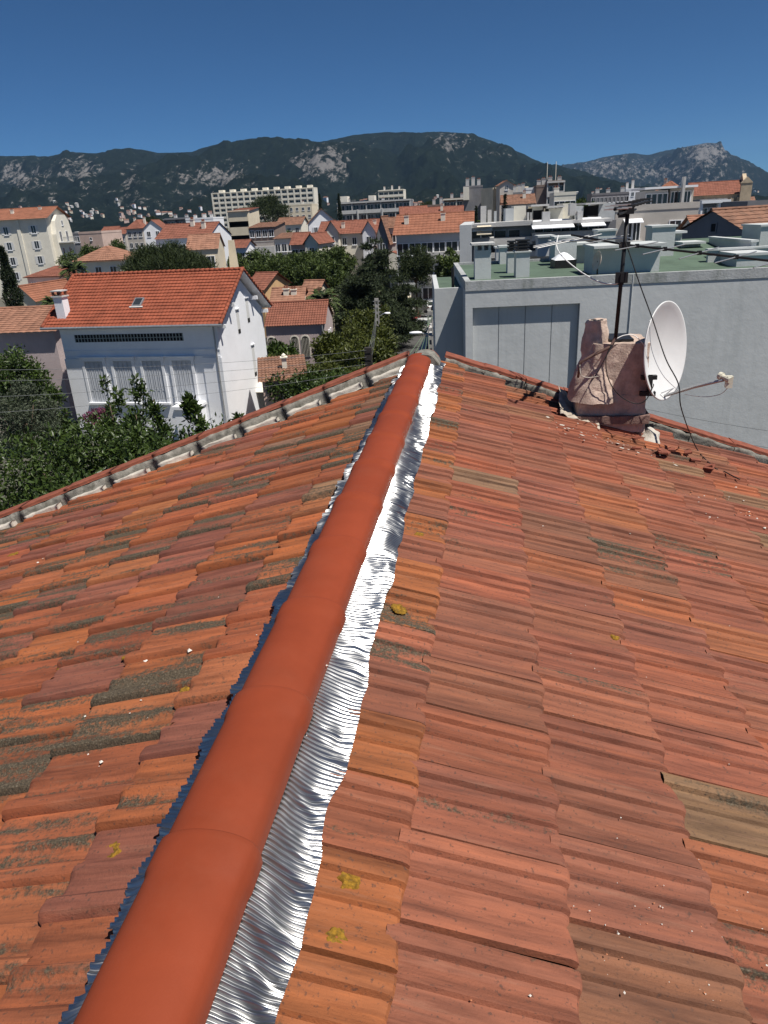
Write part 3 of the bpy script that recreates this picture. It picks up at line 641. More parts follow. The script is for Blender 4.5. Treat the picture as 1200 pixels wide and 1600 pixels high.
for k_ in range(36):
    x = k_ * LV / 36; rv.tube([(x, DV / 2, ZE + RV + 0.03), (x + LV / 36 + 0.03, DV / 2, ZE + RV + 0.045)], [0.10, 0.12], 8)
for s_ in (0, 1):
    for e in (0.06, LV - 0.06):
        for k_ in range(14):
            t0, t1 = k_ / 14, (k_ + 1.1) / 14; f_ = lambda t: (e, (DV / 2) * (1 - t) if s_ == 0 else DV / 2 + (DV / 2) * t, ZE + RV * (1 - t) + 0.06)
            rv.tube([f_(t0), f_(t1)], [0.10, 0.12], 7)
o = rv.build('ridge_cap', M_VILLA, vil, smooth=True)
mb = MB()                                                     # soffit boards and gutter, brackets on the gable
mb.prism([(0.05, ZE - 0.10), (DV / 2, ZE + RV - 0.13), (DV - 0.05, ZE - 0.10), (DV - 0.05, ZE - 0.03), (DV / 2, ZE + RV - 0.04), (0.05, ZE - 0.03)], 'x', 0.03, LV - 0.03)
mb.build('soffit', M_WHITE, vil)
mb = MB(); mb.tube([(-0.05, -0.06, ZE - 0.03), (LV + 0.05, -0.06, ZE - 0.03)], 0.075, 8); mb.tube([(w1 - 0.2, v0 - 0.1, ZE - 0.1), (w1 - 0.2, v0 - 0.1, 0.5)], 0.05, 8); mb.build('gutter', M_STEEL, vil)
for k_, zz in ((0.75, 0.0), (2.4, 1.05), (DV - 2.4, 1.05), (DV - 0.75, 0.0)):
    mb = MB(); mb.box(w1, LV - 0.05, k_ - 0.09, k_ + 0.09, ZE - 0.32 + zz, ZE - 0.10 + zz); mb.build('rafter_end', M_WHITE, vil)
# ventilated strip of hollow blocks
x0 = w0 + 1.0; x1 = w1 - 2.3
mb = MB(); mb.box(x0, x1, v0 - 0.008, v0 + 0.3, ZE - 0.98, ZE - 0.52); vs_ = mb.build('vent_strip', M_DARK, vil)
mb = MB(); n = 34
for k_ in range(n + 1):
    x = x0 + (x1 - x0) * k_ / n; mb.box(x - 0.025, x + 0.025, v0 - 0.03, v0 + 0.1, ZE - 0.98, ZE - 0.52)
mb.box(x0, x1, v0 - 0.028, v0 + 0.1, ZE - 0.77, ZE - 0.73); mb.build('vent_grille', mat('green_grey_blocks', (0.30, 0.34, 0.33), 0.9, 0.2), vs_)
# four tall windows with moulded surrounds and louvred shutters
for k_ in range(4):
    cx_ = w0 + 1.95 + k_ * 2.02; zt = ZE - 2.15; hh_ = 2.65; ww_ = 1.28
    mb = MB()
    for a0, a1, z0, z1, d in ((cx_ - ww_ / 2 - 0.18, cx_ - ww_ / 2, zt - hh_, zt, 0.10), (cx_ + ww_ / 2, cx_ + ww_ / 2 + 0.18, zt - hh_, zt, 0.10), (cx_ - ww_ / 2 - 0.24, cx_ + ww_ / 2 + 0.24, zt, zt + 0.20, 0.14), (cx_ - ww_ / 2 - 0.30, cx_ + ww_ / 2 + 0.30, zt + 0.20, zt + 0.27, 0.20), (cx_ - ww_ / 2 - 0.2, cx_ + ww_ / 2 + 0.2, zt - hh_ - 0.12, zt - hh_, 0.2)):
        mb.box(a0, a1, v0 - d, v0 + 0.01, z0, z1)
    wn = mb.build('window', M_TRIM, vil)
    for s_ in range(4):
        lw = ww_ / 4; a0 = cx_ - ww_ / 2 + s_ * lw
        mb = MB(); mb.box(a0 + 0.01, a0 + lw - 0.01, v0 - 0.035, v0 - 0.005, zt - hh_, zt)
        for (zz0, zz1) in ((zt - hh_ + 0.1, zt - hh_ + 0.75), (zt - hh_ + 0.85, zt - 0.1)):
            mb.box(a0 + 0.045, a0 + 0.075, v0 - 0.055, v0 - 0.036, zz0, zz1); mb.box(a0 + lw - 0.075, a0 + lw - 0.045, v0 - 0.055, v0 - 0.036, zz0, zz1)
            mb.box(a0 + 0.04, a0 + lw - 0.04, v0 - 0.052, v0 - 0.036, zz1, zz1 + 0.03)
        mb.build('shutter', M_SHUT, wn)
# narrow slots on the lit gable
for (vv, zz, hh_) in ((DV / 2 - 0.75, ZE - 0.75, 1.5), (DV / 2 + 1.0, ZE - 0.3, 1.55), (DV / 2 + 1.1, ZE - 3.9, 2.1)):
    mb = MB(); mb.box(w1 - 0.2, w1 + 0.012, vv, vv + 0.42, zz - 0.35, zz + hh_ - 0.35, 0); mb.box(w1, w1 + 0.10, vv - 0.06, vv + 0.48, zz + hh_ - 0.35, zz + hh_ - 0.28, 1); mb.box(w1, w1 + 0.016, vv + 0.02, vv + 0.40, zz - 0.35, zz - 0.08, 2)
    mb.build('window', [M_SHUTW, M_WHITE, M_DARK], vil)
mb = MB(); mb.prism([(DV - 3.2, 2.35), (DV - 3.35, 2.2), (DV - 1.5, 2.2), (DV - 1.65, 2.35), (DV - 2.42, 2.75)], 'x', w1, w1 + 1.0); mb.box(w1 + 0.002, w1 + 0.02, DV - 3.0, DV - 1.9, 0.2, 2.2, 1); mb.build('porch', [M_CREAM2, M_SHUT], vil)
# chimney on the left verge, skylight
mb = MB(); cxv, cyv = 1.05, 1.0; mb.box(cxv - 0.3, cxv + 0.3, cyv - 0.3, cyv + 0.3, ZE + 0.3, ZE + 1.75, 0)
mb.box(cxv - 0.38, cxv + 0.38, cyv - 0.38, cyv + 0.38, ZE + 1.75, ZE + 1.83, 1)
for a, b_ in ((-1, -1), (1, -1), (-1, 1), (1, 1)): mb.box(cxv + a * 0.26 - 0.06, cxv + a * 0.26 + 0.06, cyv + b_ * 0.26 - 0.06, cyv + b_ * 0.26 + 0.06, ZE + 1.83, ZE + 2.08, 2)
mb.box(cxv - 0.36, cxv + 0.36, cyv - 0.36, cyv + 0.36, ZE + 2.08, ZE + 2.15, 1); mb.build('chimney', [M_WHITE, M_CONC, M_TERRA], vil)
sk_s = 0.34; sx = 5.9; nv_ = Vector((0, -RV, DV / 2)).normalized(); base = Vector((sx, DV / 2 * sk_s, ZE + RV * sk_s)) + nv_ * 0.05; up_ = Vector((0, DV / 2, RV)).normalized()
MS = Matrix(((1, 0, 0), (0, up_.y, nv_.y), (0, up_.z, nv_.z))).to_4x4(); MS.translation = base
mb = MB(); mb.box(-0.31, 0.31, 0, 0.75, 0, 0.10, 0, MS); mb.box(-0.24, 0.24, 0.08, 0.67, 0.10, 0.115, 1, MS); mb.box(-0.45, 0.45, -0.10, 0.0, 0.02, 0.06, 2, MS); mb.build('skylight', [M_STEEL, M_GLASS, M_CONC], vil)
mb = MB(); mb.box(8.6, 10.0, v0 - 1.4, v0, 0, 2.6); mb.box(8.5, 10.1, v0 - 1.5, v0, 2.6, 2.78); mb.build('terrace_block', M_WHITE, vil)

# ================================================================== grey flat-roofed block on the right
GZ = CAMZ - 2.5; A = onz(727, 440, GZ); B = onz(1200, 418, GZ); yg = math.atan2(B.y - A.y, B.x - A.x)
gb = thing('grey_block', 'long grey rendered block with green flat roof and many vents', 'building', (A.x, A.y, 0), yg)
LG, DG = 24.0, 11.0
# front wall is built round the shallow recessed panel
pl_ = (0.28, 4.35, 0.5, GZ - 0.98)
mb = MB(); mb.box(0, LG, 0.24, DG, 0, GZ - 0.35); mb.box(0, pl_[0], 0, 0.24, 0, pl_[3]); mb.box(pl_[1], LG, 0, 0.24, 0, pl_[3]); mb.box(0, LG, 0, 0.24, pl_[3], GZ - 0.35); mb.box(pl_[0], pl_[1], 0, 0.24, 0, pl_[2])
mb.build('wall', M_GREYW, gb)
for k_ in range(4):
    a0 = pl_[0] + (pl_[1] - pl_[0]) * k_ / 4; a1 = pl_[0] + (pl_[1] - pl_[0]) * (k_ + 1) / 4
    mb = MB(); mb.box(a0 + 0.015, a1 - 0.015, 0.20, 0.239, pl_[2], pl_[3] - 0.002); mb.build('wall_panel', M_GREYW, gb)
mb = MB(); mb.box(0.0, LG, -0.03, 0.22, GZ - 0.35, GZ); mb.box(0, 0.22, 0.22, DG, GZ - 0.35, GZ - 0.004); mb.box(0, LG, DG - 0.2, DG, GZ - 0.35, GZ - 0.006); mb.build('parapet', mat('weathered_parapet', (0.38, 0.39, 0.39), 0.9, 0.12, 1.5, 0.5, 12, stain=0.8, stain_col=(0.09, 0.11, 0.08)), gb)
mb = MB(); mb.quad((0.22, 0.22, GZ - 0.12), (LG, 0.22, GZ - 0.12), (LG, DG - 0.2, GZ - 0.12), (0.22, DG - 0.2, GZ - 0.12)); mb.build('roof', M_GREEN, gb)
mb = MB(); mb.box(-1.15, -0.005, 2.0, DG - 2, 0, GZ - 0.55, 0); mb.box(-1.15, -0.005, 2.0, 2.2, GZ - 0.55, GZ - 0.40, 0); mb.box(-1.15, -0.95, 2.2, DG - 2, GZ - 0.55, GZ - 0.40, 0); mb.quad((-0.95, 2.2, GZ - 0.53), (-0.01, 2.2, GZ - 0.53), (-0.01, DG - 2, GZ - 0.53), (-0.95, DG - 2, GZ - 0.53), 1)
mb.tube([(-0.35, 3, GZ - 0.5), (-0.35, 3, GZ + 0.3)], 0.06, 8, 2); mb.build('annexe', [M_GREYW, M_GREEN, M_BLACK], gb)
mb = MB(); mb.tube([(6.25, -0.03, GZ - 0.02), (6.25, -0.03, GZ - 5)], 0.02, 6); mb.build('conduit', M_GREYW, gb)
MG = Matrix.Translation((A.x, A.y, 0)) @ Matrix.Rotation(yg, 4, 'Z'); MGI = MG.inverted()
ROOFZ = GZ - 0.12
M_VENTW = mat('painted_vent', (0.50, 0.52, 0.51), 0.85, 0.07, 1.5, 0.3, 15)
def roof_item(pxl, pxr, pyt, pyb, depth, style='box', name='roof_vent', m=None):
    p0 = onz(pxl, pyb, ROOFZ); p1 = onz(pxr, pyb - 0.05 * (pxr - pxl), ROOFZ); zt = at(pxl, pyt, p0.y).z; l0 = MGI @ p0; w = (p1 - p0).length
    x0, y0 = l0.x, max(l0.y, 0.26); mb = MB(); m = m or M_VENTW
    if style == 'cap':
        mb.box(x0, x0 + w, y0, y0 + depth, ROOFZ, zt - 0.28, 0)
        for a in (0.06, w / 2, w - 0.06): mb.box(x0 + a - 0.05, x0 + a + 0.05, y0 + 0.03, y0 + depth - 0.03, zt - 0.28, zt - 0.08, 0)
        mb.box(x0 - 0.14, x0 + w + 0.14, y0 - 0.14, y0 + depth + 0.14, zt - 0.08, zt, 1)
    elif style == 'louvre':
        mb.box(x0, x0 + w, y0, y0 + depth, ROOFZ, zt - 0.5, 0); mb.box(x0 - 0.06, x0 + w + 0.06, y0 - 0.06, y0 + depth + 0.06, zt - 0.5, zt - 0.45, 0)
        for q in range(4): mb.box(x0 + 0.02, x0 + w - 0.02, y0 + 0.02, y0 + depth - 0.02, zt - 0.43 + q * 0.115, zt - 0.43 + q * 0.115 + 0.06, 2)
        mb.box(x0 + 0.1, x0 + w - 0.1, y0 + 0.1, y0 + depth - 0.1, zt - 0.45, zt - 0.05, 2)
    elif style == 'dome':
        mb.box(x0, x0 + w, y0, y0 + depth, ROOFZ, ROOFZ + 0.35, 2)
        n_ = 6
        for i in range(n_):
            for j in range(n_):
                def dz(a, b_): return ROOFZ + 0.35 + 0.30 * math.sin(math.pi * a / n_) * math.sin(math.pi * b_ / n_)
                P_ = lambda a, b_: (x0 + w * a / n_, y0 + depth * b_ / n_, dz(a, b_))
                mb.quad(P_(i, j), P_(i + 1, j), P_(i + 1, j + 1), P_(i, j + 1), 1)
    else:
        mb.box(x0, x0 + w, y0, y0 + depth, ROOFZ, zt - 0.1, 0); mb.box(x0 - 0.08, x0 + w + 0.08, y0 - 0.45 if style == 'eave' else y0 - 0.06, y0 + depth + 0.06, zt - 0.1, zt, 0)
    return mb.build(name, [m, M_CONC if style != 'dome' else M_TRIM, M_BLACK], gb)
roof_item(742, 767, 380, 437, 0.7, 'cap'); roof_item(775, 783, 385, 408, 0.6); roof_item(781, 793, 384, 413, 0.7); roof_item(793, 806, 376, 427, 0.6, 'louvre'); roof_item(806, 827, 374, 434, 0.7, 'louvre')
roof_item(840, 862, 368, 401, 0.9, 'eave'); roof_item(862, 886, 376, 409, 0.9, 'eave'); roof_item(886, 916, 380, 412, 1.0, 'eave'); roof_item(867, 900, 400, 420, 1.3, 'dome', 'skylight'); roof_item(925, 1028, 384, 429, 1.6, 'eave', 'stair_head')
roof_item(1030, 1062, 362, 402, 0.9, 'eave'); roof_item(1062, 1092, 378, 404, 0.9, 'eave'); roof_item(1040, 1047, 352, 380, 0.5, 'louvre'); roof_item(1092, 1110, 384, 402, 0.8)
roof_item(1150, 1200, 396, 417, 3.0, 'box', 'low_wall', M_GREYW)
mb = MB(); mb.prism([(3.2, ROOFZ), (DG - 0.5, ROOFZ), (DG - 0.5, ROOFZ + 0.75)], 'x', 8.2, 20, 0); mb.build('roof_ramp', M_GREEN, gb)
mb = MB(); mb.box(10.5, LG - .1, 4.2, DG - .3, ROOFZ + .004, ROOFZ + .06); mb.build('terrace_slab', M_CONC, gb)
for (x0_, x1_, y0_, y1_, h_) in ((10.4, 17, 4.0, 4.2, .55), (12.2, 12.4, 4.2, 9, .8), (13.5, 15.5, 6.5, 8.5, 1.3), (17.2, 19.5, 5.2, 7.0, 1.0), (8.6, 9.6, 6.0, 7.0, 1.5), (6.6, 7.4, 7.6, 8.6, 1.4), (4.6, 5.6, 7.4, 8.6, 1.2)):
    mb = MB(); mb.box(x0_, x1_, y0_, y1_, ROOFZ + .061 if x0_ > 10 else ROOFZ + .002, ROOFZ + h_); mb.box(x0_ - .06, x1_ + .06, y0_ - .06, y1_ + .06, ROOFZ + h_, ROOFZ + h_ + .08); mb.build('roof_vent' if h_ > .9 else 'low_wall', M_VENTW, gb)
mb = MB(); l0 = MGI @ onz(930, 428, ROOFZ); c_ = Vector((l0.x - 0.15, 1.2, ROOFZ + 0.55)); Md = Matrix.Translation(c_) @ Matrix.Rotation(R(-78), 4, 'Z') @ Matrix.Rotation(R(80), 4, 'X')
mb.lathe([(0.0, -0.06), (0.15, -0.05), (0.27, -0.02), (0.36, 0.03), (0.365, 0.03), (0.28, -0.03), (0.15, -0.07), (0.0, -0.08)], n=24, M=Md); mb.tube([c_ + Vector((0.05, 0.1, -0.6)), c_ + Vector((0.05, 0.1, 0))], 0.03, 8, 1)
M_RUST = mat('rust_streaked_white', (0.62, 0.52, 0.44), 0.6, 0.1, 3, stain=0.9, stain_col=(0.42, 0.14, 0.04))
rd = thing('rusty_dish', 'rust streaked white satellite dish standing on the grey block roof', 'satellite dish', MG @ Vector((c_.x, c_.y, ROOFZ)), yg)
ob = mb.build('reflector', [M_RUST, M_BLACK], rd, smooth=True); ob.location = -Vector((c_.x, c_.y, ROOFZ))
# ================================================================== rooftop chimney, mast, dish and cables
def C(x, y, z): return Vector((x, y, CAMZ + z))
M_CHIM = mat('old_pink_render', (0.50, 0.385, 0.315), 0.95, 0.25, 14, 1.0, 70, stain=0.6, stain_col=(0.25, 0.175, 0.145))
M_CHIMB = mat('shaded_base_render', (0.20, 0.125, 0.105), 0.95, 0.25, 9, 0.9, 45, stain=0.6, stain_col=(0.08, 0.055, 0.05))  # pink render darkened: shade under cornice and dish put into the colour
def lumpy(name, parent, fn, nu, nv, m, amp, fr=11, seed=0, closed=True):
    """closed surface from a ring function fn(t in 0..1, a in 0..1) with uneven plaster"""
    V = []
    for i in range(nv + 1):
        for j in range(nu): V.append(fn(i / nv, j / nu))
    V = np.array([tuple(v) for v in V]); nz = fbm(V * fr, 4, seed)[:, None]; ctr = V.reshape(nv + 1, nu, 3).mean(1, keepdims=True).repeat(nu, 1).reshape(-1, 3)
    d = V - ctr; d[:, 2] = 0; d /= np.linalg.norm(d, axis=1, keepdims=True) + 1e-6; V = V + d * nz * amp; V[:, 2] += fbm(V * fr + 50, 3, seed + 3) * amp * 0.5
    F_ = [(i * nu + j, i * nu + (j + 1) % nu, (i + 1) * nu + (j + 1) % nu, (i + 1) * nu + j) for i in range(nv) for j in range(nu)]
    c0 = len(V); V = np.vstack([V, ctr[-1]]); F4 = [f for f in F_]
    F4 += [(nv * nu + j, nv * nu + (j + 1) % nu, c0, c0) for j in range(nu)]
    me = bpy.data.meshes.new(name); me.from_pydata([tuple(v) for v in V], [], [f if f[2] != f[3] else f[:3] for f in F4]); me.materials.append(m)
    me.polygons.foreach_set('use_smooth', [True] * len(me.polygons)); me.update(); me.set_sharp_from_angle(angle=R(26)); return link(name, me, parent)
def rbox(x0, x1, y0, y1, z0, z1, taper=0.0, p=22):
    def fn(t, a):
        th = 2 * math.pi * a; c, s = math.cos(th), math.sin(th); k = (abs(c) ** p + abs(s) ** p) ** (-1 / p); q = 1 - taper * t
        return C((x0 + x1) / 2 + (x1 - x0) / 2 * c * k * q, (y0 + y1) / 2 + (y1 - y0) / 2 * s * k * q, z0 + (z1 - z0) * t)
    return fn
chm = thing('roof_chimney', 'lumpy pink rendered chimney at the edge of the tiled roof', 'chimney', (0, 0, 0))
lumpy('stack', chm, rbox(0.80, 1.215, 5.42, 5.86, -1.36, -0.955, 0.03), 96, 26, M_CHIM, 0.005, 22, 1)
lumpy('flue', chm, lambda t, a: C(0.845 - 0.010 * t + (0.135 * (1 - t) ** 1.3 + 0.068 + 0.012 * math.sin(9 * t)) * math.cos(2 * math.pi * a), 5.55 + (0.15 * (1 - t) ** 1.5 + 0.068) * math.sin(2 * math.pi * a), -1.38 + 0.585 * t), 48, 26, M_CHIM, 0.013, 17, 4)
mb = MB(); mb.lathe([(0.045, 0.0), (0.045, 0.012)], C(0.835, 5.55, -0.806), 16); n0 = len(mb.v); mb.add([C(0.835 + 0.045 * math.cos(a * math.pi / 8), 5.55 + 0.045 * math.sin(a * math.pi / 8), -0.795) for a in range(16)], [tuple(range(16))]); mb.build('flue_mouth', M_DARK, chm)
lumpy('body', chm, rbox(0.695, 1.225, 5.40, 5.90, -1.62, -1.335, 0.06), 110, 20, M_CHIM, 0.008, 15, 7)
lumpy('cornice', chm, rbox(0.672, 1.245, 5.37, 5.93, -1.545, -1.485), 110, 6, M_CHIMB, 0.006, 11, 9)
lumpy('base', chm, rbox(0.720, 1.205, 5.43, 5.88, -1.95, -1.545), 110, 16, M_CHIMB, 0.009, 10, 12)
mb = MB(); mb.box(0.93, 1.10, 5.50, 5.78, CAMZ - 0.958, CAMZ - 0.935); mb.build('cover_plate', M_BLACK, chm)
# flashing sheet curling up on the left, mortar fillet on the right
V = []; nx_, ny_ = 14, 10
for i in range(nx_ + 1):
    for j in range(ny_ + 1):
        s_ = 1.10 + 0.30 * i / nx_; y_ = 5.36 + 0.52 * j / ny_ - 0.10 * i / nx_; V.append(sl('r', s_, y_, 0.035 + 0.11 * (1 - i / nx_) ** 2 * (j / ny_) + 0.012 * math.sin(i * 1.3 + j)))
F_ = [(i * (ny_ + 1) + j, (i + 1) * (ny_ + 1) + j, (i + 1) * (ny_ + 1) + j + 1, i * (ny_ + 1) + j + 1) for i in range(nx_) for j in range(ny_)]
me = np_mesh('flashing_sheet', np.array([tuple(v) for v in V]), F_, mat('weathered_lead_sheet', (0.42, 0.36, 0.29), 0.7, 0.25, 10, 0.4, 40, stain=0.5), True); o = link('flashing_sheet', me, chm); md = o.modifiers.new('thick', 'SOLIDIFY'); md.thickness = 0.004
lumpy('mortar_fillet', chm, lambda t, a: sl('r', 1.845 + (0.10 - 0.05 * t) * math.cos(2 * math.pi * a) * 0.8, 5.52 + (0.16 - 0.08 * t) * math.sin(2 * math.pi * a), 0.0 + 0.07 * t), 28, 6, M_MORTARW, 0.012, 20, 5)
# broken tile shards and spilled lime below the chimney
mb = MB()
for _ in range(9):
    s_, y_ = random.uniform(1.55, 2.3), random.uniform(4.85, 5.25); c_ = sl('r', s_, y_, 0.05); ax = Vector((random.gauss(0, 1), random.gauss(0, 1), random.gauss(0.3, .5))).normalized()
    mb.box(-0.04 * random.random() - 0.02, 0.03, -0.03, 0.03 * random.random() + 0.01, -0.006, 0.006, 0, Matrix.Translation(c_) @ Matrix.Rotation(random.uniform(-0.5, 0.5), 4, ax) @ Matrix.Rotation(random.uniform(-0.5, 0.5), 4, 'Z'))
tag(mb.build('tile_shards', M_VERGE), 'broken red tile shards lying on the roof below the chimney', 'debris', kind='stuff')
mb = MB()
for _ in range(60):
    s_ = random.gauss(1.35, 0.22); y_ = random.gauss(4.98, 0.10) - 0.05 * (s_ - 1.3); crumb_c = sl('r', s_, y_, 0.034 + random.random() * 0.006); r_ = 0.0045 * random.lognormvariate(0, 0.6)
    a_ = random.uniform(0, 6.28); u_ = Vector((math.cos(a_), math.sin(a_) * 0.7, -0.29 * math.cos(a_))); v_ = Vector((-math.sin(a_), math.cos(a_), 0.29 * math.sin(a_)))
    mb.add([crumb_c + u_ * r_ * 2, crumb_c + v_ * r_, crumb_c - u_ * r_ * 2, crumb_c - v_ * r_, crumb_c + Vector((0, 0, r_ * 0.3))], [(0, 1, 4), (1, 2, 4), (2, 3, 4), (3, 0, 4)])
tag(mb.build('lime_spatter', M_MORTARW), 'white lime spatter on the tiles below the pink chimney', 'debris', kind='stuff')

# mast strapped to the chimney, television aerial on top, combiner box
mst = thing('antenna_mast', 'black antenna mast strapped to the pink chimney', 'mast', (0, 0, 0))
YM = 5.40
top = at(981, 330, YM); elb = at(962, 527, YM); b1 = at(955, 541, YM - 0.03); b2 = at(925, 556, YM - 0.05); b3 = at(907, 566, YM - 0.06); b4 = at(903, 590, YM - 0.05)
mb = MB(); mb.tube([elb, (elb + top) / 2, top], 0.014, 12); mb.build('pole', M_BLACK, mst, smooth=True)
mb = MB(); mb.tube([elb + Vector((0, 0, 0.02)), elb, b1, b2, b3, b4], [0.014, 0.014, 0.012, 0.011, 0.010, 0.009], 10); mb.build('bent_foot', mat('rusty_tube', (0.13, 0.075, 0.06), 0.7, 0.3, 20), mst, smooth=True)
bxp = at(970, 433, YM); mb = MB(); mb.box(bxp.x - 0.040, bxp.x + 0.040, bxp.y - 0.05, bxp.y - 0.012, bxp.z - 0.036, bxp.z + 0.036); mb.box(bxp.x - 0.012, bxp.x + 0.012, bxp.y - 0.058, bxp.y - 0.05, bxp.z - 0.03, bxp.z + 0.03); mb.box(bxp.x - 0.02, bxp.x + 0.02, bxp.y - 0.02, bxp.y + 0.02, bxp.z - 0.05, bxp.z - 0.036); mb.build('junction_box', M_BLACK, mst)
hd = at(981, 322, YM); bd = Vector((0.34, 0.90, 0.03)).normalized(); pd = Vector((bd.y, -bd.x, 0))
ant = thing('television_aerial', 'dark television aerial with short elements on the mast top', 'antenna', (0, 0, 0))
mb = MB(); mb.tube([hd - bd * 0.42, hd + bd * 0.75], 0.010, 8); mb.tube([hd - bd * 0.30 + Vector((0, 0, -0.035)), hd + bd * 0.3 + Vector((0, 0, -0.035))], 0.008, 8); mb.build('boom', M_BLACK, ant)
for k_ in range(9):
    c_ = hd + bd * (-0.38 + 0.135 * k_); L_ = 0.075 - 0.003 * k_
    mb = MB(); mb.tube([c_ - pd * L_, c_ + pd * L_], 0.0045, 6); mb.tube([c_ - pd * L_ * 0.9 + Vector((0, 0, 0.02)), c_ + pd * L_ * 0.9 + Vector((0, 0, 0.02))], 0.003, 6); mb.build('element', M_ALUROD if k_ < 2 else M_BLACK, ant)
mb = MB(); mb.box(hd.x - 0.035, hd.x + 0.035, hd.y - 0.05, hd.y + 0.04, hd.z - 0.05, hd.z + 0.008); mb.box(hd.x - 0.06, hd.x - 0.02, hd.y - 0.05, hd.y, hd.z - 0.07, hd.z - 0.02); mb.build('clamp', M_BLACK, ant)
# long aerial pointing right, just above eye level of the block roof
yag = thing('long_aerial', 'long aluminium aerial with thin cross rods clamped to the mast', 'antenna', (0, 0, 0))
p0 = at(893, 367, 5.95); p1 = at(975, 382, 5.45); p2 = at(1225, 410, 4.75)
mb = MB(); mb.tube([p0, p1, p2], 0.0075, 8); mb.box(p1.x - 0.03, p1.x + 0.03, p1.y - 0.07, p1.y + 0.02, p1.z - 0.02, p1.z + 0.02); mb.build('boom', M_BLACK, yag)
for (ax, ay, bx_, by) in ((965, 411, 1032, 397), (1013, 418, 1080, 401), (1072, 426, 1133, 407), (1126, 435, 1190, 416), (1180, 444, 1250, 424)):
    mx_, my_ = (ax + bx_) / 2, (ay + by) / 2; dx = Vector(p2) - Vector(p1); t_ = (mx_ - 975) / 250; c_ = p1 + dx * t_; 
    e0 = at(ax, ay, c_.y - 0.16); e1 = at(bx_, by, c_.y + 0.16); o_ = c_ - (e0 + e1) / 2
    mb = MB(); mb.tube([e0 + o_, e1 + o_], 0.0038, 6); mb.box(c_.x - 0.012, c_.x + 0.012, c_.y - 0.012, c_.y + 0.012, c_.z - 0.012, c_.z + 0.014, 1); mb.build('element', [M_ALUROD, M_BLACK], yag)
yg2 = thing('rear_aerial', 'second pale aerial with long rods left of the mast', 'antenna', (0, 0, 0))
q0 = at(860, 378, 6.3); q1 = at(985, 372, 5.42)
mb = MB(); mb.tube([q0, q1], 0.006, 8); mb.build('boom', M_ALUROD, yg2)
for (ax, ay, bx_, by, dd) in ((838, 376, 905, 362, 0.03), (848, 379, 935, 360, 0.09), (862, 381, 962, 359, 0.16), (905, 378, 975, 363, 0.45)):
    c_ = q0 + (q1 - q0) * min(1, dd * 1.6 + 0.02); e0 = at(ax, ay, c_.y - 0.15); e1 = at(bx_, by, c_.y + 0.15); o_ = c_ - (e0 + e1) / 2
    mb = MB(); mb.tube([e0 + o_, e1 + o_], 0.0036, 6); mb.build('element', M_ALUROD, yg2)
# satellite dish
nd = Vector((0.77, -0.62, 0.10)).normalized(); xd = Vector((0, 0, 1)).cross(nd).normalized(); ud = nd.cross(xd)
dc = at(1041, 549, 5.52); MD = Matrix((xd, ud, nd)).transposed().to_4x4(); MD.translation = dc
dsh = thing('satellite_dish', 'white satellite dish mounted beside the pink chimney', 'satellite dish', (0, 0, 0))
RD = 0.345; prof = []
for k_ in range(13): r_ = RD * k_ / 12; prof.append((r_, -0.085 + 0.085 * (k_ / 12) ** 2))
prof += [(RD + 0.008, 0.002), (RD + 0.008, -0.008), (RD - 0.004, -0.010)] + [(RD * k_ / 12, -0.097 + 0.088 * (k_ / 12) ** 2) for k_ in range(11, -1, -1)]
mb = MB(); mb.lathe(prof, n=56, M=MD @ Matrix.Diagonal((0.93, 1.02, 1, 1))); M_DISH = mat('white_enamel', (0.66, 0.66, 0.65), 0.45, 0.05, 5, stain=0.12, stain_col=(0.4, 0.38, 0.35)); mb.build('reflector', M_DISH, dsh, smooth=True)
foot = MD @ Vector((0, -RD + 0.01, -0.02)); lnb = at(1136, 592, 5.06); 
mb = MB(); mb.tube([foot, foot + (lnb - foot) * 0.5 + Vector((0, 0, 0.006)), lnb + Vector((-0.02, 0.01, -0.01))], 0.011, 10); mb.build('feed_arm', M_STEEL, dsh, smooth=True)
ax = (dc - lnb).normalized(); M_LNB = mat('ivory_plastic', (0.60, 0.57, 0.46), 0.5, 0.08, 10)
mb = MB(); mb.tube([lnb + ax * 0.065, lnb + ax * 0.04, lnb + ax * 0.039, lnb + ax * 0.02, lnb + ax * 0.005, lnb - ax * 0.03], [0.026, 0.027, 0.020, 0.018, 0.022, 0.022], 14); mb.box(lnb.x - 0.005, lnb.x + 0.035, lnb.y - 0.02, lnb.y + 0.02, lnb.z - 0.06, lnb.z + 0.02); mb.build('receiver', M_LNB, dsh, smooth=False)
mb = MB(); bk = MD @ Vector((0, 0, -0.10)); mb.tube([bk, bk - nd * 0.07], 0.03, 10); mb.tube([bk - nd * 0.07 + Vector((0, 0, 0.09)), bk - nd * 0.07 - Vector((0, 0, 0.16))], 0.018, 10); mb.tube([bk - nd * 0.07 - Vector((0, 0, 0.05)), C(1.18, 5.62, -1.12)], 0.014, 8); mb.tube([bk - nd * 0.07 - Vector((0, 0, 0.13)), C(1.19, 5.60, -1.25)], 0.014, 8); mb.build('bracket', M_BLACK, dsh); mb = MB(); mb.box(1.15, 1.26, 5.36, 5.40, CAMZ - 1.21, CAMZ - 1.18); mb.box(1.15, 1.26, 5.36, 5.40, CAMZ - 1.33, CAMZ - 1.30); mb.box(1.20, 1.23, 5.355, 5.40, CAMZ - 1.33, CAMZ - 1.18); mb.build('wall_plate', M_BLACK, dsh)
mb = MB(); mb.tube([MD @ Vector((-0.06, -0.30, -0.01)), MD @ Vector((0.0, -0.27, 0.06)), foot], 0.004, 6); mb.build('stay', M_STEEL, dsh)
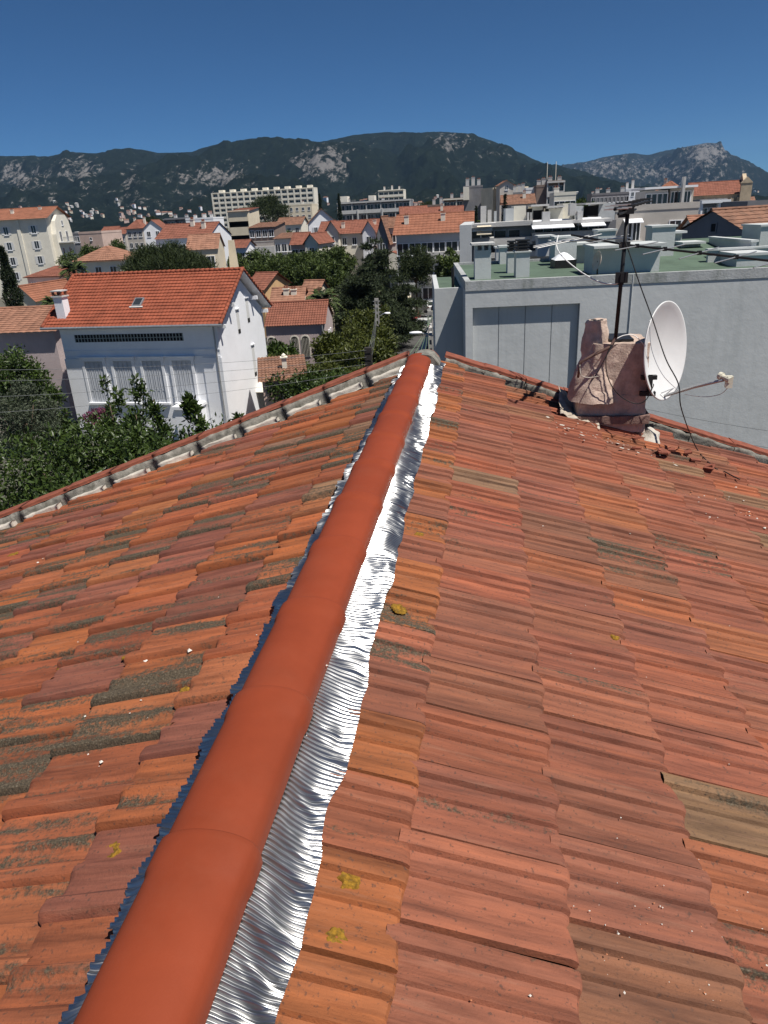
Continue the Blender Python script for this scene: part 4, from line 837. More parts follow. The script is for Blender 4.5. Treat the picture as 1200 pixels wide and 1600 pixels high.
def cable(name, label, pts, r, m, cat='cable', group=None):
    pts = [Vector(p) for p in pts]; out = []
    for i in range(len(pts) - 1):                                     # Catmull-Rom
        p0_, p1_, p2_, p3_ = pts[max(i - 1, 0)], pts[i], pts[i + 1], pts[min(i + 2, len(pts) - 1)]
        for k in range(8):
            t = k / 8; out.append(0.5 * ((2 * p1_) + (p2_ - p0_) * t + (2 * p0_ - 5 * p1_ + 4 * p2_ - p3_) * t * t + (3 * p1_ - p0_ - 3 * p2_ + p3_) * t ** 3))
    out.append(pts[-1]); mb = MB(); mb.tube(out, r, 6); return tag(mb.build(name, m, smooth=True), label, cat, group)
S_ = lambda px, py: sl('r', *on_slope(px, py, 'r'), 0.045)
cable('antenna_cable', 'black cable hanging from the mast past the white dish', [at(981, 332, YM - 0.02), at(976, 370, YM - 0.02), at(985, 400, YM - 0.06), at(1000, 445, YM - 0.12), at(1020, 500, 5.2), at(1040, 560, 5.0), at(1060, 600, 4.95), at(1065, 640, 4.95), S_(1085, 705), S_(1110, 733), S_(1118, 738)], 0.0042, M_CABLE)
cable('antenna_cable', 'short black cable lying on the tiles right of the chimney', [S_(1127, 741), S_(1140, 748), S_(1152, 754)], 0.0042, M_CABLE)
cable('antenna_cable', 'thin grey cable lying inside the white dish', [at(1015, 500, 5.36), at(1018, 545, 5.33), at(1035, 585, 5.30), at(1062, 612, 5.26)], 0.0025, M_STEEL)
cable('antenna_cable', 'thin cable below the dish arm', [at(1070, 616, 5.22), at(1100, 620, 5.14), at(1125, 616, 5.08), at(1137, 606, 5.05)], 0.0025, M_STEEL)
cable('antenna_cable', 'black cable looping over the chimney front', [at(955, 540, YM - 0.05), at(947, 560, 5.33), at(950, 590, 5.31), at(965, 615, 5.31), at(990, 630, 5.31), at(1008, 626, 5.3), at(1020, 605, 5.32), at(1021, 600, 5.4)], 0.0035, M_CABLE)
cable('antenna_cable', 'dark cable running down the chimney left of the loop', [at(962, 532, YM - 0.03), at(948, 555, 5.32), at(935, 580, 5.31), at(924, 596, 5.32)], 0.003, M_CABLE)
cable('antenna_cable', 'pale cable wrapped round the chimney foot bracket', [at(906, 570, 5.3), at(908, 586, 5.28), at(920, 590, 5.31), at(935, 588, 5.31)], 0.003, M_MORTARW)
cable('antenna_cable', 'white cable sagging from the left aerial to the junction box', [at(872, 368, 6.2), at(870, 386, 6.1), at(880, 402, 5.95), at(905, 423, 5.7), at(935, 440, 5.5), at(960, 444, 5.40), at(970, 438, YM - 0.05)], 0.005, M_CABLEW)
cable('antenna_cable', 'pale cable arching over the chimney top', [at(962, 530, YM), at(975, 524, 5.42), at(990, 524, 5.45), at(1003, 535, 5.42), at(1008, 545, 5.42)], 0.0035, M_CABLEW)
# ================================================================== the town
def facade_win(t, spec, **kw):
    for (u, z, w, h) in spec: win(t, u, z, w, h, **kw)
# --- left edge
b = bld('apartment_house', 'tall pale cream apartment house with curved gable and shuttered windows at left edge', 'building', -60, 62, 346, 150, 11, M_CREAM2, 'gx', M_ORNG, 2.0, yaw=R(6), oh=0.8, rows=4, cols=3, ww=0.95, wh=1.5, fh=3.05, top=1.6, shut=M_SHUTW, chim=((0.55, 0.25, 1.7), (0.85, 0.4, 2.0)))
W_, H_ = b['w'], b['h']
mb = MB(); mb.prism([(1.5, 0), (9.5, 0), (9.5, H_ - 3.5), (8.8, H_ - 0.8), (7.4, H_ + 0.4), (3.6, H_ + 0.4), (2.2, H_ - 0.8), (1.5, H_ - 3.5)], 'x', W_ + 0.003, W_ + 1.0); mb.build('curved_gable', M_CREAM2, b)
mb = MB(); mb.box(W_ + 1.0, W_ + 2.2, 1.8, 9.2, H_ - 5.3, H_ - 5.1); mb.build('balcony', M_CONC, b)
mb = MB()
for k_ in range(22): mb.box(W_ + 2.1, W_ + 2.14, 1.9 + k_ * 0.34, 1.94 + k_ * 0.34, H_ - 5.1, H_ - 4.2)
mb.box(W_ + 2.08, W_ + 2.16, 1.85, 9.2, H_ - 4.2, H_ - 4.13); mb.build('railing', M_STEEL, b)
for vv in (3.0, 6.2):
    win(b, vv, H_ - 5.0, 0.9, 2.0, face='r', side_u=W_ + 1.0, sill=False); win(b, vv, H_ - 8.2, 0.9, 1.9, face='r', side_u=W_ + 1.0)
win(b, 5.0, H_ - 1.7, 0.7, 0.9, face='r', side_u=W_ + 1.0)
for x in (0.34 * W_, 0.66 * W_):
    mb = MB(); mb.box(x - 0.35, x + 0.35, -0.22, 0.0, 0, H_ - 0.3); mb.build('pilaster', M_CREAM2, b)
b = bld('terraced_house', 'mauve house with red hipped roof and roof terrace beside the tall cream house', 'house', 42, 103, 433, 120, 7, M_MAUVE, 'hip', M_TERRA, 1.5, yaw=R(-8), oh=0.5, rows=1, cols=3, wh=1.4)
W_, H_ = b['w'], b['h']; mb = MB(); mb.box(-1.5, W_ + 1.5, -3.5, -0.003, 0, H_ - 2.6, 0); mb.box(-1.7, W_ + 1.7, -3.7, -0.003, H_ - 2.6, H_ - 2.3, 1); mb.build('terrace', [M_MAUVE, M_PINK], b)
for u in (0.5, 3.0): win(b, u, H_ - 5.6, 1.6, 1.8, v=-3.5)
bld('gable_cottage', 'small cream gabled cottage behind the dark cypress at the left', 'house', 18, 57, 470, 78, 8, M_CREAM, 'gy', M_ORNG, 1.5, yaw=R(-6), oh=0.25, rows=1, cols=1, ww=0.5, wh=0.9)
t_ = bld('low_house', 'low house with pale orange tile roof left of the white villa', 'house', -70, 79, 521, 47, 7, M_MAUVE, 'gx', M_TERRA2, 1.15, yaw=R(2), oh=0.4, nc=12)
# --- behind the villa
bld('low_flats', 'low dark glazed flats above the trees left of the pink house', 'building', 86, 124, 368, 190, 8, M_GREYD, 'flat', rows=1, cols=4, ww=1.2, wh=1.4, top=0.6)
bld('pink_house', 'windowless pale pink rendered house beyond the villa roof', 'house', 123, 160, 366, 175, 9, M_PINK, 'flat', yaw=R(-5), rows=1, cols=1, ww=0.5, wh=0.6)
bld('hipped_house', 'house with wide orange hipped roof left of the round pine', 'house', 117, 186, 409, 105, 8, M_CREAM2, 'hip', M_TERRA2, 1.9, oh=0.5, rows=1, cols=3)
bld('red_roof_house', 'house with red roof and white gable behind the round pine', 'house', 243, 328, 374, 115, 9, M_TRIM, 'gx', M_TERRA, 2.0, yaw=R(-4), oh=0.2, rows=1, cols=3, chim=((0.55, 0.4, 2.6), (0.8, 0.3, 2.2)))
b = bld('buttressed_house', 'house with orange roof and cream gable right of the round pine', 'house', 292, 336, 391, 95, 7, M_CREAM, 'gx', M_TERRA2, 1.7, yaw=R(12), oh=0.2, rows=1, cols=2)
mb = MB(); mb.prism([(1.0, 0), (3.0, 0), (2.4, b['h'] + 0.8), (1.6, b['h'] + 0.8)], 'y', 0, 0.6, M=Matrix.Translation((b['w'] - 0.9, 6.5, 0))); mb.build('buttress', M_CREAM, b)
bld('row_house', 'small house with two red roofs far left of the little pine', 'house', 155, 178, 366, 230, 9, M_CREAM2, 'gx', M_TERRA, 2.0, rows=1, cols=3)
bld('row_house', 'narrow grey fronted house with small red roof beside the row', 'house', 178, 195, 366, 228, 9, M_BEIGE, 'gx', M_TERRA, 1.8, rows=1, cols=2)
bld('townhouse', 'taller townhouse with red hipped roof left of the little pine', 'house', 197, 222, 358, 210, 9, M_BEIGE, 'hip', M_TERRA, 2.4, rows=2, cols=3, chim=((0.2, 0.5, 2.8), (0.8, 0.5, 2.8)))
bld('white_house', 'white gabled house just below the little pine', 'house', 224, 250, 357, 200, 9, M_TRIM, 'gy', M_TERRA, 2.0, yaw=R(10), rows=1, cols=2)
bld('grey_flats', 'dark grey flats with long balconies behind the red roofs', 'building', 255, 290, 344, 240, 10, M_GREYD, 'flat', rows=3, cols=4, bal=True, slabm=M_GREYD, fh=2.9, chim=((0.3, 0.5, 1.4), (0.8, 0.5, 1.2)))
bld('white_flats', 'low white flats right of the dark grey flats', 'building', 290, 333, 344, 236, 10, M_TRIM, 'flat', rows=2, cols=3, ww=1.0, wh=1.2, chim=((0.2, 0.4, 1.3), (0.5, 0.5, 1.5), (0.8, 0.4, 1.4)))
# --- the long white slab
b = bld('slab_block', 'long white apartment slab with grid of balconies below the mountain', 'building', 331, 489, 303, 475, 13, M_CREAM2, 'flat', rows=7, cols=16, bal=True, slabm=M_CREAM2, fh=2.9)
for k_ in range(9):
    mb = MB(); x = b['w'] * (0.05 + 0.11 * k_); mb.box(x, x + 3.0, 4, 8, b['h'], b['h'] + 2.0); mb.build('lift_housing', M_CREAM2, b)
for k_ in range(17):
    mb = MB(); x = b['w'] * k_ / 16; mb.box(x - 0.45, x + 0.45, -0.12, 0.11, 0, b['h'] + 0.4); mb.build('fin', M_CREAM2, b)
bld('cream_block', 'low cream block in front of the right end of the slab', 'building', 450, 487, 322, 330, 12, M_CREAM, 'flat', rows=3, cols=4, ww=1.1, wh=1.2, chim=((0.5, 0.5, 1.6),))
b = bld('balcony_house', 'narrow cream block with dark green balcony bays left of the tall pine', 'building', 356, 386, 332, 165, 9, M_CREAM, 'mono', M_TERRA, 0.8, rows=4, cols=3, bal=True, slabm=M_CREAM, fh=2.9, oh=0.3)
b = bld('terrace_house', 'house with brown roof and white railed terrace below the tall pine', 'house', 388, 428, 357, 150, 9, M_BROWNW, 'mono', M_TERRA3, 0.9, rows=1, cols=4, ww=0.9, wh=1.2, top=0.5, oh=0.3)
mb = MB()
for k_ in range(30): mb.box(b['w'] * k_ / 29 - 0.04, b['w'] * k_ / 29 + 0.04, -1.6, -1.52, b['h'] - 3.5, b['h'] - 2.6)
mb.box(-0.1, b['w'] + 0.1, -1.65, -1.47, b['h'] - 2.6, b['h'] - 2.48); mb.box(-0.1, b['w'] + 0.1, -1.7, -0.003, 0, b['h'] - 3.5); mb.build('terrace', M_CONC, b)
bld('small_roof_house', 'small house with faded red roof right of the railed terrace', 'house', 428, 458, 374, 140, 7, M_CREAM2, 'mono', M_TERRA3, 0.9, rows=1, cols=3, oh=0.3)
bld('low_roof_house', 'low house with red roof half hidden by plane trees', 'house', 352, 383, 388, 130, 6, M_WHITE, 'gx', M_TERRA, 1.1, rows=1, cols=3, ww=.6, wh=.8)
bld('tan_roof_house', 'house with tan roofs right of the tall pine', 'house', 432, 470, 352, 200, 9, M_CREAM2, 'gx', M_TERRA3, 1.7, rows=1, cols=3)
bld('slate_house', 'white fronted house with dark gable side and tan roof near the twin cypresses', 'house', 482, 523, 349, 160, 10, M_TRIM, 'gy', M_TERRA3, 2.6, yaw=R(14), rows=2, cols=2, ww=.7, wh=1.1, shut=M_SHUT)
bld('gable_house', 'small gabled house with bright red verge below the slate house', 'house', 476, 497, 379, 125, 7, M_CREAM2, 'gy', M_TERRA, 1.3, yaw=R(-10), rows=1, cols=1)
bld('red_annexe', 'low red roof between the small terrace and the gabled house', 'house', 455, 477, 382, 128, 7, M_PINK, 'gx', M_TERRA, 1.7, rows=1, cols=2)
bld('villa_row', 'cream villa with red roof and two dormer gables above the cedar', 'house', 499, 592, 366, 140, 9, M_CREAM2, 'gx', M_TERRA, 2.0, rows=1, cols=6, ww=.7, wh=1.2, oh=0.5, chim=((0.38, 0.2, 1.7), (0.9, 0.3, 1.9)))
for k_, (px, ) in enumerate(((508,), (566,))):
    bld('gabled_wing', ['cream gabled wing at the left end of the cream villa', 'white gabled wing at the right end of the cream villa'][k_], 'house', px, px + 20, 362, 138, 4, M_CREAM2 if k_ == 0 else M_TRIM, 'gy', M_TERRA, 1.7, rows=2, cols=1, ww=.8, wh=1.2, oh=.4)
# --- terraced balcony building and its tower
b = bld('balcony_block', 'wide grey building with long pale balcony bands behind the twin cypresses', 'building', 527, 640, 319, 260, 12, M_GREYD, 'flat', rows=4, cols=10, bal=True, slabm=M_CONC, fh=3.1, chim=((0.12, 0.5, 1.4), (0.45, 0.5, 1.6), (0.6, 0.6, 1.2)))
for x in (0.28, 0.62):
    mb = MB(); mb.box(b['w'] * x - 0.25, b['w'] * x + 0.25, -0.2, -0.003, b['h'] - 12.5, b['h'] - 2); mb.build('fin', M_CONC, b)
mb = MB(); mb.box(b['w'] * 0.02, b['w'] * 0.12, 3, 8, b['h'], b['h'] + 2.4); mb.build('penthouse', M_CREAM2, b); mb = MB(); mb.box(b['w'] * 0.42, b['w'] * 0.5, 3, 8, b['h'], b['h'] + 2.2); mb.build('penthouse', M_CREAM2, b)
bld('white_tower', 'white and green glazed tower block above the balcony building', 'building', 591, 630, 299, 420, 14, M_CREAM2, 'flat', rows=5, cols=5, bal=True, slabm=M_CREAM2, fh=2.9, chim=((0.2, 0.4, 2.2), (0.5, 0.5, 2.6), (0.8, 0.4, 2.0)))
bld('maroon_house', 'house with dark red side wall and orange roof', 'house', 627, 668, 342, 170, 10, M_BRICKD, 'gx', M_TERRA, 2.4, yaw=R(8), rows=1, cols=4, oh=.3)
bld('long_red_roof', 'long red roofed house with white dormers behind the apartment row', 'house', 668, 722, 340, 185, 9, M_CREAM2, 'gx', M_TERRA, 2.2, rows=1, cols=7, ww=.6, wh=.8, chim=((0.4, 0.3, 2.6),))
b = bld('apartment_row', 'grey apartment row with speckled orange roof above the street trees', 'building', 619, 735, 366, 105, 11, M_GREYW, 'gx', M_ORNG, 2.3, rows=3, cols=6, ww=1.5, wh=1.5, fh=3.0, top=1.3, oh=0.5, chim=((0.12, 0.25, 2.2), (0.62, 0.3, 2.3)))
mb = MB()
for r_ in range(2): mb.box(b['w'] * 0.42, b['w'] + 0.1, -1.1, -0.003, b['h'] - 3.4 - r_ * 3, b['h'] - 2.4 - r_ * 3)
for r_ in range(2):
    mb = MB(); mb.box(b['w'] * 0.42, b['w'] + 0.1, -1.1, -0.003, b['h'] - 3.5 - r_ * 3, b['h'] - 2.5 - r_ * 3); mb.build('balcony', M_CONC, b)
bld('shed_gable', 'narrow grey house with steep white verge beside the apartment row', 'house', 588, 606, 372, 118, 8, M_GREYD, 'gy', M_TERRA3, 3.0, rows=2, cols=1, ww=.8)
bld('narrow_house', 'tall narrow white and grey house left of the apartment row', 'house', 604, 622, 356, 122, 8, M_CONC, 'gx', M_TERRA3, 1.4, rows=3, cols=1, ww=.9)
# --- middle skyline
bld('ochre_balcony_block', 'dark block with ochre penthouse and white balconies', 'building', 693, 733, 313, 240, 10, M_BROWNW, 'flat', rows=3, cols=4, bal=True, slabm=M_CREAM2, fh=2.9, chim=((0.3, .5, 1.7), (0.7, .5, 1.6)))
bld('dark_block', 'low dark block left of the ochre penthouse', 'building', 665, 694, 323, 250, 10, M_BROWNW, 'flat', rows=1, cols=3, chim=((0.4, .5, 2.0), (.8, .4, 2.4)))
b = bld('tall_block', 'tall block with dark left side and cream front in the middle skyline', 'building', 752, 770, 298, 210, 12, M_CREAM, 'flat', yaw=R(-52), rows=0, cols=0)
b = bld('tall_block', 'tall windowless dark grey block beside the cream front', 'building', 724, 754, 294, 212, 14, M_GREYD, 'flat', rows=0, cols=0, chim=((0.2, .2, 2.2), (.5, .3, 2.6), (.8, .2, 2.0)))
mb = MB(); mb.box(0, b['w'] * 0.3, -1.2, -0.003, b['h'] - 3, b['h'] + 0.2); mb.build('corner_balcony', M_CREAM2, b)
b = bld('stone_tower', 'square stone tower with low tile roof and small windows', 'tower', 781, 802, 289, 200, 6, M_BEIGE, 'gy', M_TERRA2, 0.9, rows=3, cols=1, ww=.7, wh=1.0, fh=2.7, top=0.2, oh=.4, yaw=R(8))
bld('low_grey_wall', 'low grey block right of the stone tower', 'building', 801, 822, 304, 205, 10, M_GREYD, 'flat', chim=((.2, .3, 2.0), (.5, .3, 2.2), (.8, .3, 2.4)))
bld('white_grid_block', 'small white block with square dark windows', 'building', 822, 844, 297, 190, 10, M_TRIM, 'flat', rows=3, cols=3, ww=1.1, wh=1.3, fh=2.7)
b = bld('aerial_block', 'pink grey block with white balconies and roof aerials', 'building', 856, 882, 286, 180, 11, M_BROWNW, 'flat', rows=3, cols=3, bal=True, slabm=M_CONC, fh=2.7, chim=((.2, .3, 1.2), (.8, .4, 1.2)))
for u in (0.02, 0.55):
    mb = MB(); mb.tube([(b['w'] * u, 4, b['h']), (b['w'] * u, 4, b['h'] + 4.5)], 0.09, 6); mb.build('roof_aerial', M_CREAM2, b)
bld('dark_side_block', 'brown block left of the pink grey block', 'building', 838, 857, 293, 182, 11, M_BROWNW, 'flat', chim=((.3, .4, 1.5), (.7, .4, 1.8)))
bld('tan_low_roofs', 'low tan tiled house below the stone tower', 'house', 785, 835, 320, 150, 9, M_BEIGE, 'gx', M_TERRA3, 1.6, rows=1, cols=4, chim=((.7, .3, 2.0),))
bld('green_flats', 'low green and cream flats in front of the pink grey block', 'building', 866, 900, 306, 130, 9, M_CREAM2, 'flat', rows=1, cols=2, ww=1.6, wh=1.2, chim=((.2, .5, 1.2),))
bld('rail_flats', 'long low flats with window bands right of the mast', 'building', 925, 982, 306, 190, 9, M_GREYD, 'flat', rows=2, cols=9, ww=1.1, wh=1.1, fh=2.7, top=.5, chim=((.2, .4, 1.4), (.5, .4, 1.2), (.9, .4, 1.5)))
bld('far_white_block', 'small white block with stepped roof far behind the mast', 'building', 978, 1000, 297, 300, 10, M_TRIM, 'flat', rows=2, cols=3, chim=((.2, .4, 2.5), (.6, .4, 3.2)))
b = bld('brown_roof_villa', 'brown house with bright red hipped roof on the right skyline', 'house', 1022, 1062, 301, 160, 9, M_BROWNW, 'hip', M_ORNG, 2.0, yaw=R(-18), rows=1, cols=3, ww=.8, wh=1.2, chim=((.3, .5, 2.2),))
# church
b = bld('church', 'long stone church with red roof and rose window at the right', 'church', 1080, 1160, 306, 180, 9, M_STONE, 'gx', M_TERRA, 2.6, yaw=R(-6), oh=.3)
for k_ in range(6):
    x = b['w'] * (0.30 + 0.12 * k_); mb = MB(); mb.box(x - .35, x + .35, -.7, -0.003, 0, b['h'] - .8); mb.build('buttress', M_STONE, b); win(b, x + 0.55, b['h'] - 4.3, 0.5, 2.4, mats=[M_STONE, M_DARK])
mb = MB(); mb.prism([(-.3, 0), (9.3, 0), (9.3, b['h'] + .6), (4.5, b['h'] + 4.0), (-.3, b['h'] + .6)], 'x', b['w'] + .004, b['w'] + .8); fr_ = mb.build('facade', M_STONE, b)
mb = MB(); Mr = Matrix.Translation((b['w'] + .82, 4.5, b['h'] - .6)) @ Matrix.Rotation(R(90), 4, 'Y'); mb.lathe([(0, 0), (1.2, 0), (1.25, .03), (1.6, .05), (1.65, 0)], n=24, M=Mr); mb.build('rose_window', M_DARK, b)
mb = MB(); mb.box(b['w'] - 1, b['w'] + 1.2, -1.2, -.31, 0, b['h'] + 2.0); mb.prism([(b['w'] - 1.1, b['h'] + 2.0), (b['w'] + 1.3, b['h'] + 2.0), (b['w'] + .1, b['h'] + 3.2)], 'y', -1.3, -.2); mb.build('corner_pier', M_STONE, b)
bld('balconied_corner', 'white balconied corner flats below the church', 'building', 1098, 1140, 318, 110, 8, M_GREYD, 'flat', rows=3, cols=3, bal=True, slabm=M_TRIM, fh=2.8)
bld('slate_flats', 'dark slate flats with white band at the right edge', 'building', 1168, 1230, 322, 90, 9, M_GREYD, 'flat', rows=2, cols=3, ww=1.2, wh=1.2)
bld('tile_house', 'old tan tiled house between the loggia flats and grey gable', 'house', 1092, 1128, 364, 62, 6, M_GREYW, 'gx', M_TERRA2, 1.1, rows=1, cols=3, ww=.7, wh=.9, oh=.3)
b = bld('grey_gable_house', 'plain dark grey gable house with tan tile roof at the right', 'house', 1182, 1330, 372, 46, 6.5, M_GREYD, 'gx', M_TERRA3, 1.5, yaw=R(33), oh=.2)
for (v_, z, w, h) in ((2.9, -.35, .35, .45), (3.6, 2.0, .3, .7), (1.0, 2.0, .8, .9)): win(b, v_, b['h'] - z, w, h, face='l', side_u=0, mats=[M_GREYD, M_DARK], sill=False)
bld('right_edge_house', 'house with wide tan tile roof behind the grey gable house', 'house', 1150, 1290, 352, 75, 9, M_PINK, 'gx', M_TERRA3, 1.3, rows=1, cols=3, oh=.4)
# --- stepped white penthouse block behind the grey block
def px_part(mb, pxl, pxr, pyt, pyb, Y, depth, m):
    P0 = at(pxl, pyt, Y); P1 = at(pxr, pyt - 0.053 * (pxr - pxl), Y); zb = at(pxl, pyb, Y).z; mb.box(P0.x, P1.x, Y, Y + depth, zb, P0.z, m)
pb = thing('penthouse_block', 'stepped pale grey apartment block with roof terraces and white awnings', 'building', (0, 0, 0))
YP = 56.0
def part(name, mats, rects):
    for r_ in rects:
        mb = MB(); px_part(mb, *r_, 0); mb.build(name, mats, pb)
part('wall', M_GREYW, [(737, 960, 356, 640, YP + 1.5, 12), (718, 737, 352, 640, YP - 3.0, 14)])
part('wall', M_GREYD, [(738, 752, 352, 640, YP - 0.5, 2.0), (945, 963, 344, 640, YP + 0.2, 8)])
part('terrace_edge', M_CONC, [(742, 833, 349, 356, YP, 2.0), (832, 957, 347, 352, YP - .4, 2.4), (735, 770, 356, 361, YP - 2, 3)])
part('balcony', M_CONC, [(752, 832, 373, 384, YP + .2, 1.3), (832, 950, 364, 377, YP - .2, 1.7), (735, 772, 373, 381, YP - 1.8, 2.4), (752, 860, 396, 404, YP + .2, 1.3)])
for (a, b_, y0_, y1_, Y_) in ((757, 770, 362, 372, YP + 1.49), (773, 790, 361, 371, YP + 1.49), (795, 812, 360, 370, YP + 1.49), (836, 848, 353, 364, YP + 1.49), (850, 862, 352, 363, YP + 1.49), (864, 876, 351, 362, YP + 1.49), (878, 890, 351, 361, YP + 1.49), (892, 903, 350, 360, YP + 1.49), (905, 918, 349, 359, YP + 1.49), (921, 934, 348, 358, YP + 1.49), (936, 947, 347, 357, YP + 1.49), (760, 800, 385, 395, YP + 1.49), (806, 850, 383, 394, YP + 1.49), (736, 750, 362, 372, YP - 1.99), (752, 768, 361, 371, YP - 1.99)):
    mb = MB(); px_part(mb, a, b_, y0_, y1_, Y_, .02, 1); P0 = at(a, y0_, Y_); P1 = at(b_, y1_, Y_); mb.box(P0.x - .06, P0.x, Y_ - .04, Y_ + .02, P1.z, P0.z, 0); mb.box(P0.x - .06, P1.x, Y_ - .041, Y_ + .02, P0.z, P0.z + .07, 0); mb.build('window', [M_TRIM, M_GLASS], pb)
mb = MB(); P0 = at(832, 350, YP - 1.2); P1 = at(898, 346, YP - 1.2); mb.prism([(YP - 1.4, P0.z - .35), (YP + 1.4, P0.z + .15), (YP + 1.4, P0.z + .2), (YP - 1.4, P0.z - .3)], 'x', P0.x, P1.x); mb.build('awning', M_TRIM, pb)
mb = MB(); P0 = at(910, 346, YP - 1.2); P1 = at(947, 344, YP - 1.2); mb.prism([(YP - 1.4, P0.z - .35), (YP + 1.4, P0.z + .15), (YP + 1.4, P0.z + .2), (YP - 1.4, P0.z - .3)], 'x', P0.x, P1.x); mb.build('awning', M_TRIM, pb)
mb = MB(); P0 = at(745, 355, YP - 2.5); P1 = at(768, 354, YP - 2.5); mb.prism([(YP - 3, P0.z - .5), (YP, P0.z + .1), (YP, P0.z + .15), (YP - 3, P0.z - .45)], 'x', P0.x, P1.x); mb.build('awning', M_CREAM, pb)
part('penthouse', M_CREAM2, [(803, 822, 322, 349, YP + 4, 6), (832, 848, 322, 340, YP + 4, 6), (858, 880, 326, 348, YP + 3.5, 5), (880, 896, 318, 347, YP + 4, 5)])
part('penthouse', M_GREYW, [(790, 803, 326, 349, YP + 3.8, 6), (850, 858, 334, 348, YP + 3, 2), (900, 912, 322, 346, YP + 3, 3), (936, 962, 318, 345, YP + 4, 6), (772, 776, 330, 352, YP + 3, 1)])
part('penthouse_roof', M_CONC, [(830, 858, 320, 323, YP + 2.5, 5), (856, 882, 322, 325, YP + 2.5, 5), (915, 948, 317, 320, YP + 2.5, 6), (740, 775, 350, 353, YP - 3, 2)])
part('penthouse_opening', M_DARK, [(823, 832, 326, 348, YP + 4.2, .3), (833, 848, 329, 344, YP + 3.99, .005), (914, 935, 322, 338, YP + 4, .3)])
part('chimney_stack', M_CONC, [(751, 760, 322, 350, YP + .5, 1.2), (762, 768, 328, 350, YP + .8, 1.0), (824, 827, 332, 349, YP + .5, .6), (829, 831, 332, 349, YP + .5, .6), (903, 911, 330, 352, YP - .2, 1), (848, 860, 331, 350, YP - .3, .8), (891, 901, 318, 337, YP + .5, 1.2)])
# --- beige loggia flats
lf = bld('loggia_flats', 'beige concrete flats with dark loggias and green roof details', 'building', 962, 1092, 331, 72, 11, M_BEIGE, 'flat')
W_, H_ = lf['w'], lf['h']
for (u0, u1, z0, h, n_) in ((0.12, 0.32, 2.6, 1.7, 2), (0.40, 0.56, 2.2, .9, 2), (0.66, 0.97, 2.9, 1.9, 2), (0.12, 0.32, 5.0, 1.5, 2), (0.68, 0.97, 5.4, 1.5, 2), (0.40, 0.5, 4.6, .9, 1)):
    for k_ in range(n_):
        a = W_ * (u0 + (u1 - u0) * k_ / n_); win(lf, a + .08, H_ - z0, W_ * (u1 - u0) / n_ - .16, h, sill=False)
for (u0, u1, z0) in ((0.10, 0.34, 2.75), (0.64, 0.99, 3.05), (0.10, 0.34, 5.2), (0.64, 0.99, 5.6)):
    mb = MB(); mb.box(W_ * u0, W_ * u1, -.9, -.003, H_ - z0 - .35, H_ - z0 + .25); mb.build('balcony', M_CONC, lf)
mb = MB(); mb.prism([(-.9, H_ - 1.0), (0, H_ - .7), (0, H_ - .65), (-.9, H_ - .95)], 'x', W_ * .10, W_ * .33); mb.build('awning', M_TRIM, lf)
mb = MB(); mb.box(W_ * .38, W_ * .66, 1.5, 6, H_, H_ + 1.6); mb.build('penthouse', M_CONC, lf); mb = MB(); mb.box(W_ * .70, W_ * .99, 2, 7, H_, H_ + 1.7); mb.build('penthouse', M_BEIGE, lf); mb = MB(); mb.box(W_ * .36, W_ * 1.0, 1.0, 7.5, H_ + 1.72, H_ + 1.9); mb.build('penthouse_roof', M_TRIM, lf)
for u in (.4, .47, .54, .6): win(lf, W_ * u, H_ + .3, W_ * .055, 1.0, v=1.5, sill=False)
for u in (.72, .80, .88): win(lf, W_ * u, H_ + .3, W_ * .07, 1.1, v=2.0, sill=False)
mb = MB(); mb.box(W_ * .80, W_ * .83, .5, 1.1, H_ + .5, H_ + 2.6); mb.build('chimney', M_CONC, lf)
# --- houses between villa and street
A = onz(412, 510, CAMZ - 8); B = onz(505, 506, CAMZ - 8)
lh = thing('tiled_cottage', 'stone grey cottage with ribbed red roof and two arched windows', 'house', (A.x, A.y, 0), R(4))
LW, LD, LH = (B - A).length + 0.2, 5.6, CAMZ - 8.0
mb = MB(); mb.prism([(.2, 0), (LD - .2, 0), (LD - .2, LH), (LD / 2, LH + 1.45), (.2, LH)], 'x', .1, LW - .15); mb.build('wall', M_MAUVE, lh)
for s_ in (0, 1):
    rv = MB(); y0_, y1_ = (0, LD / 2) if s_ == 0 else (LD, LD / 2); e0, e1 = (0, LW) if s_ == 0 else (LW, 0)
    tiled_slope(rv, (e0, y0_, LH - .05), (e1, y0_, LH - .05), (e1, y1_, LH + 1.5), (e0, y1_, LH + 1.5), 10, 24, .03, .05); o = rv.build('roof_tiles', M_TERRA, lh); o['kind'] = 'stuff'
mb = MB(); mb.tube([(0, LD / 2, LH + 1.56), (LW, LD / 2, LH + 1.56)], .1, 8); mb.build('ridge_cap', M_TERRA, lh)
for u in (.15, 2.1, 3.0):
    pts = [(u, LH - 2.6), (u + .62, LH - 2.6), (u + .62, LH - 1.25)] + [(u + .31 + .31 * math.cos(a * math.pi / 8), LH - 1.25 + .31 * math.sin(a * math.pi / 8)) for a in range(1, 8)] + [(u, LH - 1.25)]
    mb = MB(); mb.prism(pts, 'y', .13, .3, 1); o2 = [((x - u - .31) * 1.22 + u + .31, (z - LH + 1.9) * 1.1 + LH - 1.9) for x, z in pts]; mb.prism(o2, 'y', .16, .25, 0)
    for a in range(5): mb.box(u + .05 + a * .12, u + .07 + a * .12, .10, .128, LH - 2.6, LH - 1.1, 0)
    mb.build('window', [M_CREAM2, M_DARK], lh)
for v_ in (1.2, 2.4, 3.4): win(lh, v_, LH - 2.2, .4, 1.3, face='r', side_u=LW - .15)
mb = MB(); mb.tube([(LW - .3, .05, LH - .1), (LW - .3, .05, 0)], .06, 8); mb.build('downpipe', M_STEEL, lh)
A = onz(417, 597, CAMZ - 9); 
